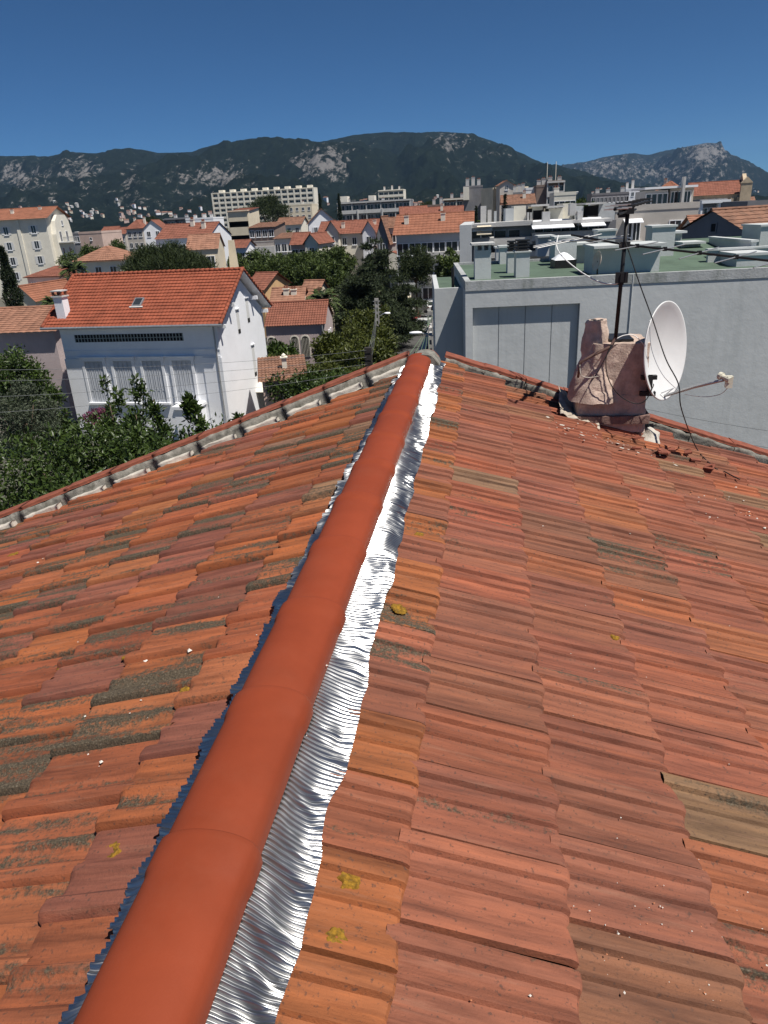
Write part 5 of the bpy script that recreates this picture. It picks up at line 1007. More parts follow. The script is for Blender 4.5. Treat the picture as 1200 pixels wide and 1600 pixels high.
sh_ = thing('pink_shed', 'small pink shed with mottled old tile roof and little white chimney', 'shed', (A.x - .3, A.y, 0), R(16))
hs = CAMZ - 9.0; mb = MB(); mb.prism([(0, 0), (3.6, 0), (3.6, hs + .7), (0, hs)], 'x', 0, 2.5); mb.build('wall', M_PINK, sh_)
rv = MB(); tiled_slope(rv, (-.25, -.25, hs), (2.8, -.25, hs), (2.8, 3.8, hs + .8), (-.25, 3.8, hs + .8), 11, 14, .03, .05); o = rv.build('roof_tiles', M_TERRA3, sh_); o['kind'] = 'stuff'
mb = MB(); mb.box(1.3, 1.6, 1.6, 1.9, hs + .3, hs + 1.05, 0); mb.box(1.22, 1.68, 1.52, 1.98, hs + 1.05, hs + 1.12, 0); mb.lathe([(.12, 0), (.14, .1), (.05, .2), (0, .22)], (1.45, 1.75, hs + 1.12), 10, 0); mb.build('chimney', M_CREAM2, sh_)
win(sh_, 1.2, hs - 1.3, .7, .9)
bld('ochre_house', 'ochre walled house with dark red roof behind the villa gable', 'house', 384, 412, 452, 85, 7, M_OCHRE, 'gx', M_TERRA, 1.5, yaw=R(-12), rows=1, cols=1, oh=.4)
bld('garden_house', 'low house with orange roof and brown chimneys behind the cottage', 'house', 424, 470, 478, 78, 6, M_CREAM2, 'gx', M_TERRA2, 1.5, yaw=R(6), rows=1, cols=2, oh=.3, chim=((.45, .3, 1.5), (.7, .3, 1.4)))
bld('garden_house', 'small house with steep orange roof between cottage and palm', 'house', 466, 492, 470, 82, 5, M_CREAM, 'gx', M_TERRA2, 1.9, yaw=R(-14), rows=1, cols=2, oh=.3)
bld('blue_white_house', 'small white house with orange hip roof left of the grey annexe', 'house', 678, 704, 482, 66, 5, M_WHITE, 'hip', M_ORNG, 1.2, rows=1, cols=2, ww=.5, wh=1.3, oh=.25)
fs = thing('street_house', 'row of tall cream houses facing the narrow street', 'house', (-10.8, 118, 0), 0)
mb = MB(); mb.prism([(-7, 0), (0, 0), (0, 6.0), (-3.5, 7.4), (-7, 6.0)], 'y', 0, 24); mb.build('wall', M_CREAM2, fs)
mb = MB(); tiled_slope(mb, (.3, 0, 5.95), (.3, 24, 5.95), (-3.5, 24, 7.5), (-3.5, 0, 7.5), 8, 40); tiled_slope(mb, (-7.3, 24, 5.95), (-7.3, 0, 5.95), (-3.5, 0, 7.5), (-3.5, 24, 7.5), 8, 40); mb.build('roof', M_TERRA, fs)
for k_ in range(6):
    for z in (.8, 3.6): win(fs, 1.5 + k_ * 3.8, z, 1.0, 1.7, face='r', side_u=0, shutters=None)
# garden walls along the street
for (label, x, y0, y1, h) in (('weathered cream garden wall along the left of the street', -10.5, 56, 112, 2.0), ('grey garden wall along the right of the street', -5.3, 44, 100, 1.8)):
    mb = MB(); mb.box(x - .2, x + .2, y0, y1, 0, h); mb.box(x - .28, x + .28, y0, y1, h, h + .12); tag(mb.build('garden_wall', M_CREAM if x < -10 else M_CONC), label, 'wall')
# cars in the street
def car(label, x, y, col):
    t = thing('parked_car', label, 'car', (x, y, .02), 0, 'cars parked in the street')
    pm = mat('car_paint', col, .3, .02, 1, coat=.5); mb = MB()
    mb.prism([(-2.1, .28), (2.1, .28), (2.15, .7), (1.9, .92), (1.0, .98), (.45, 1.45), (-1.35, 1.48), (-1.95, 1.0), (-2.12, .8)], 'x', -.85, .85); mb.build('body', pm, t)
    mb = MB(); mb.prism([(.95, 1.0), (.47, 1.40), (-1.3, 1.43), (-1.8, 1.02)], 'x', -.862, .862); mb.build('side_windows', M_GLASS, t)
    mb = MB(); mb.quad((-.75, -1.97, 1.03), (.75, -1.97, 1.03), (.68, -1.42, 1.44), (-.68, -1.42, 1.44)); mb.build('rear_window', M_GLASS, t)
    for sx_ in (-1, 1):
        for sy_ in (-1.3, 1.3):
            mb = MB(); mb.tube([(sx_ * .72, sy_, .31), (sx_ * .9, sy_, .31)], .31, 16); wh_ = mb.build('wheel', M_BLACK, t)
        mb = MB(); mb.box(sx_ * .7 - .1, sx_ * .7 + .1, -2.16, -2.05, .72, .88); mb.build('tail_light', mat('tail_lamp', (.35, .02, .02), .3, 0), t)
car('white car parked nearest on the right side of the street', -6.9, 86, (.75, .75, .74)); car('dark red car parked on the left side of the street', -8.9, 93, (.22, .03, .03)); car('white van like car farther along the street', -6.9, 104, (.7, .7, .7))
# poles, lamp and wires
M_WOOD = mat('old_concrete_pole', (.42, .40, .37), .9, .2, 3)
M_TAR = mat('tarred_pole', (.035, .03, .028), .8, .3, 3)
def lattice_pole(label, px, pyt, Y):
    p = at(px, pyt, Y); t = thing('utility_pole', label, 'pole', (p.x, p.y, 0)); mb = MB(); h = p.z
    for s_ in (-1, 1): mb.box(s_ * .13 - .035, s_ * .13 + .035, -.06, .06, 0, h)
    k_ = 0
    while k_ * .55 < h - .2: mb.box(-.13, .13, -.05, .05, k_ * .55 + .2, k_ * .55 + .42); k_ += 1
    mb.build('post', M_WOOD, t)
    for q in range(4): mb = MB(); mb.tube([(-.3, 0, h - .25 - .3 * q), (.3, 0, h - .25 - .3 * q)], .03, 6); mb.build('insulator_arm', M_STEEL, t)
    return t, Vector((p.x, p.y, h))
_, pA = lattice_pole('pale concrete ladder pole in front of the cedar', 588, 466, 62)
_, pB = lattice_pole('pale concrete ladder pole beside the grey annexe', 672, 487, 48)
pp = at(575, 543, 34); t = thing('utility_pole', 'black service pole with stacked boxes just beyond the roof verge', 'pole', (pp.x, pp.y, 0))
mb = MB(); mb.tube([(0, 0, 0), (0, 0, pp.z - .1)], .11, 10); mb.build('post', M_TAR, t)
for q in range(4): mb = MB(); mb.box(-.17, .17, -.15, .15, pp.z - .25 - q * .33, pp.z - q * .33); mb.build('junction_box', M_TAR, t)
lp = at(650, 520, 40); t = thing('street_lamp', 'white street lamp head reaching over the street just beyond the ridge end', 'lamp', (lp.x + 1.6, lp.y, 0))
mb = MB(); mb.tube([(0, 0, 0), (0, 0, lp.z - .55), (-.4, 0, lp.z - .25), (-1.3, 0, lp.z - .02)], [.07, .06, .04, .035], 8); mb.build('post', M_STEEL, t)
mb = MB(); Ml = Matrix.Translation((-1.62, 0, lp.z)) @ Matrix.Rotation(R(90), 4, 'Y') @ Matrix.Diagonal((.55, 1, 1, 1)); mb.lathe([(0, -.36), (.09, -.33), (.15, -.15), (.16, .1), (.10, .33), (0, .36)], n=12, M=Ml); mb.build('lamp_head', M_TRIM, t, smooth=True)
lp2 = at(606, 489, 66); t = thing('street_lamp', 'small white street lamp beside the ladder pole by the cedar', 'lamp', (lp2.x - .9, lp2.y, 0))
mb = MB(); mb.tube([(0, 0, 0), (0, 0, lp2.z - .3), (.6, 0, lp2.z)], .05, 8); mb.build('post', M_STEEL, t); mb = MB(); mb.lathe([(0, .08), (.25, .05), (.32, -.05), (0, -.1)], (.85, 0, lp2.z), 12); mb.build('lamp_head', M_TRIM, t, smooth=True)
def wire(label, a, b, sag, r=.012, m=None, group='overhead wires'):
    a, b = Vector(a), Vector(b); pts = [a + (b - a) * (k / 14) - Vector((0, 0, sag * 4 * (k / 14) * (1 - k / 14))) for k in range(15)]
    mb = MB(); mb.tube(pts, r, 5); return tag(mb.build('overhead_wire', m or M_CABLE), label, 'wire', group)
M_WIRE = mat('grey_wire', (.16, .165, .17), .6, .1)
for q, yy in enumerate((578, 596, 622, 648)):
    wire(['topmost of four thin wires crossing the villa facade', 'second of four thin wires crossing the villa facade', 'third of four thin wires crossing the villa facade', 'lowest of four thin wires crossing the villa facade'][q], (pp.x, pp.y - .1, pp.z - .1 - .33 * q), at(-60, yy, 24), .25, .007, M_WIRE)
for q in range(3):
    wire(['upper', 'middle', 'lower'][q] + ' of three thin wires in front of the grey wall', at(1005, 638 + q * 25, 17), at(1290, 685 + q * 27, 15), .05, .005, M_WIRE)
M_GRW = mat('green_wire', (.16, .24, .14), .6, .1)
for q in range(5):
    wire(['leftmost', 'second from left', 'middle', 'second from right', 'rightmost'][q] + ' of five thin green wires fanning from the pole', pB - Vector((-.2 + .1 * q, 0, .3)), at(640 + q * 8, 553, 22), .1, .008, M_GRW, 'green wires fanning from the pole')
for q in range(4):
    wire(['topmost', 'second', 'third', 'lowest'][q] + ' of four wires between the cedar ladder pole and the black service pole', pA - Vector((0, 0, .25 + .3 * q)), (pp.x, pp.y, pp.z - .1 - .3 * q), .5, .009, M_WIRE, 'wires between the poles')
# --- filler roofs between the named buildings and houses on the lower slopes
random.seed(31)
protos = []; FLAB = []
for k_ in range(10):
    wm = random.choice([M_CREAM2, M_CREAM, M_TRIM, M_PINK, M_BEIGE, M_CONC]); rm = random.choice([M_TERRA, M_TERRA2, M_TERRA3, M_TERRA3, M_ORNG]); w, d, h = random.uniform(8, 15), random.uniform(8, 11), random.uniform(7, 13); flat = k_ % 3 == 2
    mb = MB(); 
    if flat: mb.box(0, w, 0, d, 0, h)
    else: mb.prism([(0, 0), (d, 0), (d, h), (d / 2, h + 2), (0, h)], 'x', 0, w)
    wme = mb.mesh('wall', wm); mb = MB()
    if flat: mb.box(-.1, w + .1, -.1, d + .1, h, h + .5); mb.box(w * .3, w * .5, 3, 6, h + .5, h + 2.5); rm = M_CONC
    else: mb.prism([(-.5, h - .2), (d / 2, h + 2.1), (d + .5, h - .2), (d + .5, h + .05), (d / 2, h + 2.4), (-.5, h + .05)], 'x', -.3, w + .3)
    rme = mb.mesh('roof', rm); wmes = []
    mb = MB(); mb.box(0, 1.0, -.03, .05, 0, 1.4, 1); mb.box(-.1, 1.1, -.02, .05, -.1, 1.5, 0); wme2 = mb.mesh('window', [M_TRIM, M_GLASS])
    spots = [(w * (c + .5) / 4 - .5, h - 2.4 - 3 * r_) for r_ in range(2 if h < 9 else 3) for c in range(4)]
    cw_ = {M_CREAM2: 'pale cream', M_CREAM: 'cream', M_TRIM: 'white', M_PINK: 'pink', M_BEIGE: 'beige', M_CONC: 'pale grey'}[wm]; cr_ = {M_TERRA: 'red', M_TERRA2: 'pale orange', M_TERRA3: 'brown', M_ORNG: 'orange', M_CONC: 'grey'}[rm]
    FLAB.append(f"distant {cw_} {'flat topped block' if flat else 'house with ' + cr_ + ' tile roof'} {round(w)} metres wide among the packed town roofs")
    protos.append((wme, rme, wme2, spots))
fill = []
def fill_row(D0, D1, n, x0, x1):
    for _ in range(n): fill.append((random.uniform(x0, x1), random.uniform(D0, D1)))
fill_row(270, 420, 34, -60, 760); fill_row(430, 700, 40, -80, 1250); fill_row(230, 420, 26, 880, 1250); fill_row(160, 235, 12, 880, 1010)
for (px, D) in fill:
    wme, rme, wme2, spots = random.choice(protos); p = at(px, 360, D)
    wi = protos.index((wme, rme, wme2, spots)); t = thing('town_house', FLAB[wi], 'house', (p.x, D, random.uniform(-3.5, -.5)), R(random.gauss(0, 12)), 'packed roofs of the middle distance')
    link('wall', wme, t); link('roof', rme, t)
    for (u, z) in spots: link('window', wme2, t, loc=(u, 0, z))
# ================================================================== trees and shrubs
def leaf_mat(name, c0, c1, gloss=0.45, trans=0.25, spec=0.35):
    m, ns, ln, b = node_mat(name); geo = N(ns, 'ShaderNodeNewGeometry')
    n1 = N(ns, 'ShaderNodeTexNoise', i_Scale=0.9, i_Detail=3.0); ln.new(geo.outputs['Position'], n1.inputs['Vector'])
    a = N(ns, 'ShaderNodeMath', operation='MULTIPLY_ADD'); a.inputs[1].default_value = 0.6; ln.new(geo.outputs['Random Per Island'], a.inputs[0])
    s2 = N(ns, 'ShaderNodeMath', operation='MULTIPLY'); s2.inputs[1].default_value = 0.7; ln.new(n1.outputs['Fac'], s2.inputs[0]); ln.new(s2.outputs[0], a.inputs[2])
    r = ramp(ns, [(0.25, c0), (0.85, c1)]); ln.new(a.outputs[0], r.inputs[0]); ln.new(r.outputs[0], b.inputs['Base Color'])
    b.inputs['Roughness'].default_value = gloss; b.inputs['Specular IOR Level'].default_value = spec
    tr = N(ns, 'ShaderNodeBsdfTranslucent'); ln.new(r.outputs[0], tr.inputs['Color']); mx = N(ns, 'ShaderNodeMixShader'); mx.inputs[0].default_value = trans
    ln.new(b.outputs[0], mx.inputs[1]); ln.new(tr.outputs[0], mx.inputs[2]); ln.new(mx.outputs[0], ns['Material Output'].inputs['Surface']); return m
L_LAUREL = leaf_mat('laurel_leaf', (0.010, 0.022, 0.005), (0.058, 0.092, 0.018), 0.42, 0.14, 0.35)
L_OLIVE = leaf_mat('olive_leaf', (0.028, 0.040, 0.022), (0.075, 0.092, 0.055), 0.6, 0.10)
L_PLANE = leaf_mat('plane_leaf', (0.018, 0.034, 0.007), (0.074, 0.106, 0.020), 0.6, 0.2)
L_PINE = leaf_mat('pine_needles', (0.012, 0.022, 0.006), (0.040, 0.058, 0.014), 0.7, 0.12)
L_CEDAR = leaf_mat('cedar_needles', (0.010, 0.018, 0.008), (0.042, 0.060, 0.021), 0.7, 0.10)
L_CYP = leaf_mat('cypress_leaf', (0.008, 0.016, 0.006), (0.024, 0.038, 0.013), 0.7, 0.08)
L_IVY = leaf_mat('garden_leaf', (0.018, 0.032, 0.005), (0.090, 0.104, 0.018), 0.5, 0.18)
L_PALM = leaf_mat('palm_frond', (0.03, 0.05, 0.015), (0.09, 0.12, 0.04), 0.5, 0.2)
L_PLUM = leaf_mat('purple_flower', (0.08, 0.015, 0.04), (0.20, 0.04, 0.10), 0.6, 0.2)
M_BARK = mat('grey_brown_bark', (0.13, 0.095, 0.07), 0.95, 0.35, 5, 0.8, 25)
def leaves(P, size, rg, out=None, aspect=0.42, fold=True, upb=0.35):
    """leaf-sized folded blades at points P; out = preferred outward direction"""
    n = len(P); t = rg.normal(size=(n, 3)); 
    if out is not None: t += out * 0.9
    t[:, 2] += upb * 0.4; t /= np.linalg.norm(t, axis=1, keepdims=True)
    q = rg.normal(size=(n, 3)); b = np.cross(t, q); b /= np.linalg.norm(b, axis=1, keepdims=True) + 1e-9; nn = np.cross(b, t)
    s = size * rg.uniform(0.6, 1.35, n)[:, None]
    a0 = P; a1 = P + t * s * 0.45 + b * s * aspect * 0.5 + nn * s * 0.05; a2 = P + t * s; a3 = P + t * s * 0.45 - b * s * aspect * 0.5 + nn * s * 0.05
    V = np.stack([a0, a1, a2, a3], 1).reshape(-1, 3); I = np.arange(n * 4).reshape(n, 4)
    return V, I
def clumped(rg, n, centers, radii, flat=1.0, shell=0.55):
    k = rg.choice(len(centers), n, p=radii ** 2 / (radii ** 2).sum()); d = rg.normal(size=(n, 3)); d /= np.linalg.norm(d, axis=1, keepdims=True)
    r = radii[k] * (shell + (1 - shell) * rg.random(n)) * rg.uniform(0.75, 1.12, n); P = centers[k] + d * r[:, None] * np.array([1, 1, flat]); return P, d
def tree(name, label, cat, loc, crown_fn, h_trunk, r_trunk, leafm, limbs, group=None, bark=None):
    t = thing(name, label, cat, loc, 0, group); V, I = crown_fn
    link('crown', np_mesh('crown', V, I, leafm, False), t)
    mb = MB(); mb.tube([(0, 0, -.1), (0.05 * h_trunk * .2, 0, h_trunk * .5), (0, 0.02, h_trunk)], [r_trunk, r_trunk * .8, r_trunk * .55], 9)
    for l in limbs: mb.tube([(0, 0, h_trunk * .75), (l[0] * .5, l[1] * .5, (h_trunk * .8 + l[2]) / 2), l], [r_trunk * .5, r_trunk * .33, r_trunk * .12], 6)
    mb.build('trunk', bark or M_BARK, t, smooth=True); return t
def crown_round(seed, rx, ry, rz, zc, n, size, nclump=40, cr=0.34, aspect=.42, lo=-0.9):
    rg = np.random.default_rng(seed); d = rg.normal(size=(nclump * 3, 3)); d /= np.linalg.norm(d, axis=1, keepdims=True); d = d[d[:, 2] > lo][:nclump]
    c = d * np.array([rx, ry, rz]) * (0.25 + 0.55 * rg.random(len(d)) ** .6)[:, None] + [0, 0, zc]
    rad = min(rx, ry, rz) * cr * rg.uniform(.6, 1.45, len(d)); P, o = clumped(rg, n, c, rad, .85, .35); return leaves(P, size, rg, o, aspect)
def limbs_for(rx, ry, z0, z1, n, seed):
    rg = random.Random(seed); return [(math.cos(a) * rx * rg.uniform(.4, .75), math.sin(a) * ry * rg.uniform(.4, .75), rg.uniform(z0, z1)) for a in [2 * math.pi * k / n + rg.uniform(-.3, .3) for k in range(n)]]
def put_round(label, px, pyt, D, rx, rz, n, size, leafm, seed, name='garden_tree', cat='tree', nclump=40, ry=None, group=None, dz=0.0, cr=.34, aspect=.42):
    p = at(px, pyt, D); zt = p.z; zc = zt - rz; ry = ry or rx
    return tree(name, label, cat, (p.x, D, 0), crown_round(seed, rx, ry, rz, zc, n, size, nclump, cr, aspect), max(zc - rz * .1, .6), max(.08, rx * .06), leafm, limbs_for(rx, ry, zc - rz * .2, zc + rz * .5, 6, seed), group)
# --- the dense laurels below the roof on the left
rows_ = [
 ('large glossy laurel filling the bottom left corner below the verge', 20, 765, 11.5, 2.4, 2.6, 9000, .15, L_LAUREL),
 ('dark laurel just below the verge left of the tall shoots', 150, 712, 14, 2.5, 3.0, 9500, .16, L_LAUREL),
 ('laurel mass in the middle of the garden below the villa', 95, 622, 20, 2.6, 3.4, 9500, .17, L_LAUREL),
 ('laurel directly below the villa windows', 215, 634, 20, 2.4, 3.0, 9500, .16, L_LAUREL),
 ('laurel right of the villa windows close to the verge', 262, 655, 17, 1.9, 2.6, 7000, .15, L_LAUREL),
 ('bushy laurel at the villa gable corner by the verge', 330, 640, 19, 1.7, 2.4, 6000, .15, L_LAUREL),
 ('laurel below the first two villa windows', 155, 630, 21, 1.9, 2.8, 8000, .16, L_LAUREL),
 ('grey green olive tree at the left edge', 20, 582, 30, 1.7, 2.2, 13000, .12, L_OLIVE),
 ('rounded evergreen tree rising in front of the low orange roof', 12, 530, 40, 2.4, 3.2, 11000, .24, L_LAUREL),
 ('dark evergreen between olive tree and villa facade', 74, 590, 32, 1.1, 3.0, 7000, .2, L_LAUREL),
 ('deep green laurel at the far left below the olive', -30, 660, 20, 3.0, 3.4, 7000, .17, L_LAUREL),
 ('leafy shrub at the left edge of the roof verge', 2, 800, 8.6, 1.2, 1.6, 5000, .11, L_LAUREL),
]
for k_, (lab, px, py, D, rx, rz, n, sz, lm) in enumerate(rows_): put_round(lab, px, py, D, rx, rz, n, sz, lm, 100 + k_, nclump=60, cr=.30)
# tall leafy shoots standing in front of the villa windows
def shoot(label, px, pyt, D, hgt, r, n, seed):
    rg = np.random.default_rng(seed); p = at(px, pyt, D); k = 22; z = rg.random(k) ** 1.2; a = rg.random(k) * 2 * np.pi; lean = rg.normal(0, .12, 2)
    rr = r * (1 - z) ** .7 * rg.random(k) ** .5; c = np.stack([rr * np.cos(a) + lean[0] * z * hgt, rr * np.sin(a) + lean[1] * z * hgt, p.z - hgt + z * hgt * .9], 1); c = np.vstack([c, [[lean[0] * hgt, lean[1] * hgt, p.z - .25]]])
    P, o = clumped(rg, int(n * 1.7), c, r * .42 * rg.uniform(.55, 1.4, k + 1) * np.append(1.15 - .6 * z, .4), 1.35, .1); o[:, 2] += .9
    return tree('laurel_shoot', label, 'shrub', (p.x, D, 0), leaves(P, .18, rg, o, .38), p.z - .9, .022, L_LAUREL, [], 'leafy shoots in front of the villa')
shoot('tallest leafy shoot in front of the third villa window', 232, 582, 22, 4.2, 1.0, 2600, 1); shoot('leafy shoot in front of the second villa window', 163, 592, 22.5, 4.0, .8, 2200, 2); shoot('bushy leafy shoot between second and third villa windows', 204, 606, 21.5, 3.8, 1.1, 2600, 3)
shoot('leafy shoot by the white terrace block of the villa', 312, 604, 21, 3.6, .8, 2000, 4); shoot('short leafy shoot left of the third villa window', 258, 628, 20.5, 3.0, .8, 1800, 5); shoot('small conical shrub by the villa porch', 375, 645, 22, 2.0, .5, 900, 6)
put_round('purple flowering shrub under the first villa window', 152, 633, 30, .9, .7, 1500, .13, L_PLUM, 140, 'flowering_shrub', 'shrub', 14)
put_round('low conifer bush by the pink shed', 440, 622, 32, 1.5, 1.3, 4500, .13, L_OLIVE, 141, 'garden_shrub', 'shrub', 22)
# --- umbrella pines
def crown_umbrella(seed, rx, ry, rz, zt, n, size, ncl=70):
    rg = np.random.default_rng(seed); a = rg.random(ncl) * 2 * np.pi; r = np.sqrt(rg.random(ncl)) * .92
    c = np.stack([rx * r * np.cos(a), ry * r * np.sin(a), zt - rz * .35 - rz * (r ** 2.2) * .8 - rz * .55 * rg.random(ncl) ** 2], 1)
    rad = rz * .36 * rg.uniform(.7, 1.3, ncl); P, o = clumped(rg, n, c, rad, .7, .3); o[:, 2] += .6; return leaves(P, size, rg, o, .16)
def put_umbrella(label, px, pyt, D, rx, rz, n, size, seed, trunk=True, ncl=70, lm=None):
    p = at(px, pyt, D); return tree('umbrella_pine', label, 'tree', (p.x, D, 0), crown_umbrella(seed, rx, rx * .8, rz, p.z, n, size, ncl), p.z - rz * 1.2, .28, lm or L_PINE, limbs_for(rx, rx * .8, p.z - rz * 1.0, p.z - rz * .6, 8, seed))
put_umbrella('broad dark round pine right behind the villa ridge', 250, 371, 78, 5.2, 3.4, 26000, .46, 11, ncl=110)
put_umbrella('tall dark pine in front of the long white slab', 415, 301, 215, 6.8, 5.4, 11000, .75, 12, ncl=70)
put_umbrella('little round pine on the left skyline below the mountain', 233, 337, 245, 4.8, 2.4, 4500, .7, 13, ncl=40)
put_umbrella('dark pine behind the maroon house', 665, 312, 300, 7.0, 4.5, 4000, .9, 14, ncl=40)
# --- cedar with flat tiers
def crown_cedar(seed, r0, zb, zt, n, size):
    rg = np.random.default_rng(seed); cs = []; rs = []
    for k_ in range(15):
        f = k_ / 14; z = zb + (zt - zb) * f; R_ = r0 * (1 - f ** 1.6 * .88)
        for _ in range(max(2, int(11 * (1 - f * .7)))):
            a = rg.random() * 2 * np.pi; rr = R_ * (.35 + .65 * rg.random()); cs.append((rr * math.cos(a), rr * math.sin(a), z + rg.normal(0, .15) - .1 * rr)); rs.append(R_ * .26 * rg.uniform(.7, 1.3) + .25)
    P, o = clumped(rg, n, np.array(cs), np.array(rs), .22, .15); o[:, 2] *= .2; return leaves(P, size, rg, o, .2, upb=.1)
p = at(586, 376, 84); tree('cedar_tree', 'large dark cedar with flat tiers beside the street', 'tree', (p.x, 84, 0), crown_cedar(21, 5.4, 1.5, p.z, 52000, .5), p.z - .5, .4, L_CEDAR, [])
p = at(560, 420, 90); tree('cedar_tree', 'smaller cedar to the left of the big cedar', 'tree', (p.x, 90, 0), crown_cedar(22, 4.4, 1.2, p.z, 18000, .5), p.z - .5, .3, L_CEDAR, [])
p = at(592, 446, 74); tree('cedar_tree', 'low spreading cedar in front of the big cedar', 'tree', (p.x, 74, 0), crown_cedar(23, 3.4, 1.2, p.z, 18000, .45), p.z - .5, .3, L_CEDAR, [])
put_round('bushy pine at the right of the big cedar', 648, 384, 92, 2.4, 2.5, 8000, .45, L_PINE, 151, 'pine_tree', 'tree', 34, aspect=.18)
# --- plane trees along the avenue
pls = [(368, 392, 122), (395, 388, 124), (424, 387, 120), (452, 390, 126), (478, 388, 118), (503, 384, 122), (528, 380, 120), (702, 388, 96), (724, 386, 92), (714, 398, 88), (345, 400, 126), (410, 400, 112), (440, 402, 110), (466, 400, 114), (492, 398, 108), (515, 402, 104)]
lab_p = ['leftmost bushy plane tree beside the cream gable', 'second plane tree of the avenue behind the villa', 'third plane tree of the avenue behind the villa', 'fourth plane tree of the avenue behind the villa', 'plane tree above the palm', 'plane tree left of the cedars', 'plane tree touching the big cedar', 'plane tree in front of the apartment row balconies', 'plane tree beside the dark penthouse corner', 'low plane tree over the terraces by the grey block', 'plane tree half hidden behind the cream gable', 'nearer plane tree behind the ochre house', 'nearer plane tree above the garden house', 'nearer plane tree behind the garden house chimneys', 'nearer plane tree behind the palm', 'nearer plane tree beside the small cedar']
for k_, (px, py, D) in enumerate(pls): put_round(lab_p[k_], px, py, D, 2.5 + .4 * (k_ % 3) if px < 680 else 1.8, 3.2 if D > 100 else 2.4, 6000, .5, L_PLANE, 160 + k_, 'plane_tree', 'tree', 36, group='plane trees along the avenue')
# --- shrubs and ivy between cottage and street
shr = [(560, 500, 60, 3.2, 2.6), (582, 507, 62, 2.2, 2.4), (545, 535, 52, 2.8, 2.0), (572, 530, 50, 1.9, 1.9), (505, 560, 44, 2.6, 1.7), (470, 568, 42, 2.2, 1.6), (540, 572, 40, 2.4, 1.6), (430, 528, 52, 1.6, 1.5), (445, 545, 49, 1.8, 1.4), (704, 464, 74, 1.6, 1.8), (704, 520, 52, 1.2, 1.7), (697, 545, 46, .8, 1.5), (716, 500, 60, 1.6, 2.0), (575, 470, 70, 2.6, 2.4), (510, 520, 56, 2.0, 1.8), (520, 590, 34, 1.8, 1.2), (572, 566, 42, 1.5, 1.2)]
lab_s = ['yellow green bush below the low cedar', 'yellow green bush behind the ladder pole', 'hedge bush right of the cottage gable', 'bush left of the black service pole top', 'hedge bush behind the pink shed', 'dark hedge bush above the pink shed roof', 'hedge bush just beyond the left verge', 'climber at the left corner of the cottage', 'ivy below the arched cottage windows', 'pale bush on the right of the far street', 'bush below the small white house', 'low bush at the foot of the grey annexe', 'bush above the small white house', 'bush in front of the small cedar', 'shrub touching the cottage gable wall', 'low hedge nearest the left verge', 'low bush at the foot of the black service pole']
for k_, (px, py, D, rx, rz) in enumerate(shr): put_round(lab_s[k_], px, py, D, rx, rz, 6500, .30 if D > 48 else .24, L_IVY if k_ not in (5, 6, 7, 15) else L_LAUREL, 200 + k_, 'garden_bush', 'shrub', 30, group='bushes between cottage and street')
for k_, (px, py, D, rx, rz, lab) in enumerate(((108, 392, 140, 3.6, 3.0, 'bushy tree right of the tall cream house'), (140, 378, 150, 2.8, 2.4, 'bush below the pink house'), (175, 374, 160, 3.5, 2.2, 'tree between pink house and round pine'), (342, 345, 190, 2.4, 3.0, 'tree left of the narrow cream balcony block'), (455, 360, 165, 2.5, 2.6, 'tree beside the railed terrace'), (505, 352, 170, 1.6, 2.2, 'small tree by the slate house'), (735, 330, 130, 2.0, 2.4, 'reddish shrub tree below the tall block'), (1145, 352, 58, 1.2, .9, 'dark palm like shrub on the tan roofs at right'), (905, 312, 120, 3.0, 1.6, 'roof garden shrubs right of the green flats'))):
    put_round(lab, px, py, D, rx, rz, 2600, .5 if D > 100 else .2, L_PLANE, 240 + k_, 'town_tree', 'tree', 26)
# --- cypresses
def put_cypress(label, px, pyt, D, r, seed, n=4200, size=.4, base=0.0):
    rg = np.random.default_rng(seed); p = at(px, pyt, D); h = p.z; z = rg.random(n); R_ = r * np.clip(np.minimum(z * 6, 1.05 - z ** 2.2), 0.02, 1) * (.85 + .15 * np.sin(z * 40 + seed)); a = rg.random(n) * 2 * np.pi; q = .6 + .4 * rg.random(n)
    P = np.stack([R_ * q * np.cos(a), R_ * q * np.sin(a), .3 + z * (h - .3)], 1); o = np.stack([np.cos(a) * .3, np.sin(a) * .3, np.full(n, 1.6)], 1)
    return tree('cypress', label, 'tree', (p.x, D, 0), leaves(P, size, rg, o, .3), h * .5, .15, L_CYP, [])
put_cypress('dark cypress at the left edge in front of the cream cottage', 2, 388, 62, 1.25, 1, 9000, .3); put_cypress('left one of the twin cypresses on the skyline', 499, 304, 190, 1.25, 2); put_cypress('right one of the twin cypresses on the skyline', 529, 304, 185, 1.05, 3); put_cypress('cypress in front of the stone tower', 789, 305, 150, 1.0, 4, 2600); put_cypress('short cypress below the tall block', 757, 330, 120, .9, 5, 2400); put_cypress('thin cypress left of the short one', 744, 324, 125, .55, 6, 1500); put_cypress('second cypress at the left edge behind the tall one', -14, 470, 58, 1.3, 7, 4000, .3)
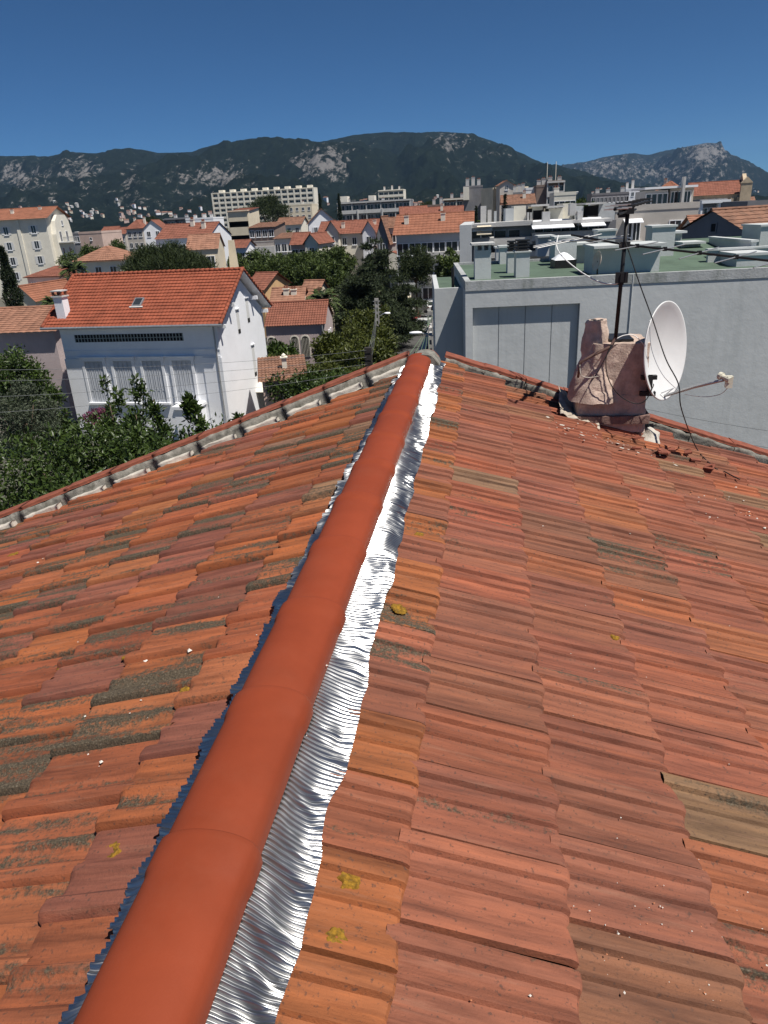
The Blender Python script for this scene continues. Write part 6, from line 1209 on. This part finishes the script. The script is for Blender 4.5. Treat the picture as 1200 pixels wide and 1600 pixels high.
# --- palms
def put_palm(label, px, pyt, D, r, seed):
    rg = random.Random(seed); p = at(px, pyt, D); t = thing('palm_tree', label, 'tree', (p.x, D, 0)); h = p.z - r * .35
    mb = MB(); mb.tube([(0, 0, 0), (.05, 0, h * .5), (0, 0, h)], [.28, .22, .2], 10); mb.build('trunk', M_BARK, t, smooth=True); V = []; F_ = []
    for k_ in range(46):
        a = rg.uniform(0, 6.283); e = rg.uniform(-.5, 1.3); L_ = r * rg.uniform(.8, 1.1); prev = None
        for q in range(12):
            f = q / 11; x = L_ * f * math.cos(e) * (1 - .1 * f); z = L_ * (f * math.sin(e) - .55 * f * f); c = Vector((x * math.cos(a), x * math.sin(a), h + z)); sd = Vector((-math.sin(a), math.cos(a), 0)); wv = r * .22 * math.sin(math.pi * min(1, f * .9 + .1))
            for s_ in (-1, 1):
                o_ = len(V); tip = c + sd * s_ * wv + Vector((math.cos(a), math.sin(a), 0)) * wv * .5 - Vector((0, 0, wv * .45)); V += [c, c + Vector((math.cos(a), math.sin(a), -.1)) * .12 * r, tip, c + sd * s_ * .02]; F_.append((o_, o_ + 1, o_ + 2, o_ + 3))
    link('crown', np_mesh('crown', np.array([tuple(v) for v in V]), F_, L_PALM), t)
put_palm('palm behind the left end of the villa ridge', 112, 408, 92, 2.6, 1); put_palm('palm with upright fronds behind the cottage roof', 503, 452, 76, 2.4, 2); put_palm('young palm left of the villa chimney', 82, 462, 70, 1.8, 3)
# --- houses on the lower mountain slopes
random.seed(77)
hm = []
for k_ in range(5):
    w, d, h = random.uniform(7, 14), random.uniform(7, 10), random.uniform(4, 8); mb = MB(); mb.box(0, w, 0, d, -8, h); wme = mb.mesh('wall', [M_CREAM2, M_TRIM, M_CREAM, M_PINK, M_CONC][k_]); mb = MB(); mb.prism([(-.5, h), (d + .5, h), (d / 2, h + 2.2)], 'x', -.4, w + .4); rme = mb.mesh('roof', [M_TERRA2, M_TERRA3, M_TERRA2, M_TERRA3, M_CONC][k_]); hm.append((wme, rme))
HL = ['cream hillside house with pale orange roof on the lower slope', 'white hillside house with brown roof on the lower slope', 'deep cream hillside house with tan roof on the lower slope', 'pink hillside house with brown roof on the lower slope', 'grey hillside block on the lower slope']
from mathutils.bvhtree import BVHTree
mme = bpy.data.objects['mountain'].data; bvh = BVHTree.FromPolygons([v.co for v in mme.vertices], [tuple(p.vertices) for p in mme.polygons])
cand = []
for (cx, cy, sx, sy, n) in ((90, 328, 60, 7, 18), (30, 340, 50, 6, 14), (200, 332, 60, 6, 16), (150, 340, 70, 5, 24), (290, 330, 60, 6, 14), (650, 318, 50, 6, 22), (1010, 303, 80, 4, 16), (1160, 296, 40, 4, 14), (560, 320, 60, 6, 12)):
    for _ in range(n): cand.append((random.gauss(cx, sx), random.gauss(cy, sy)))
for (px, py) in cand:
    d = Vector(wray(px, py)).normalized(); loc, nrm, fi, ds_ = bvh.ray_cast(Vector((0, 0, CAMZ)), d)
    if loc is None: continue
    k_ = random.randrange(5); sc_ = random.uniform(.4, .8)
    t = thing('hillside_house', HL[k_], 'house', (loc.x, loc.y - 2, loc.z), R(random.gauss(0, 25)), 'pale houses scattered on the lower mountain slope'); t.scale = (sc_, sc_, sc_)
    link('wall', hm[k_][0], t); link('roof', hm[k_][1], t)
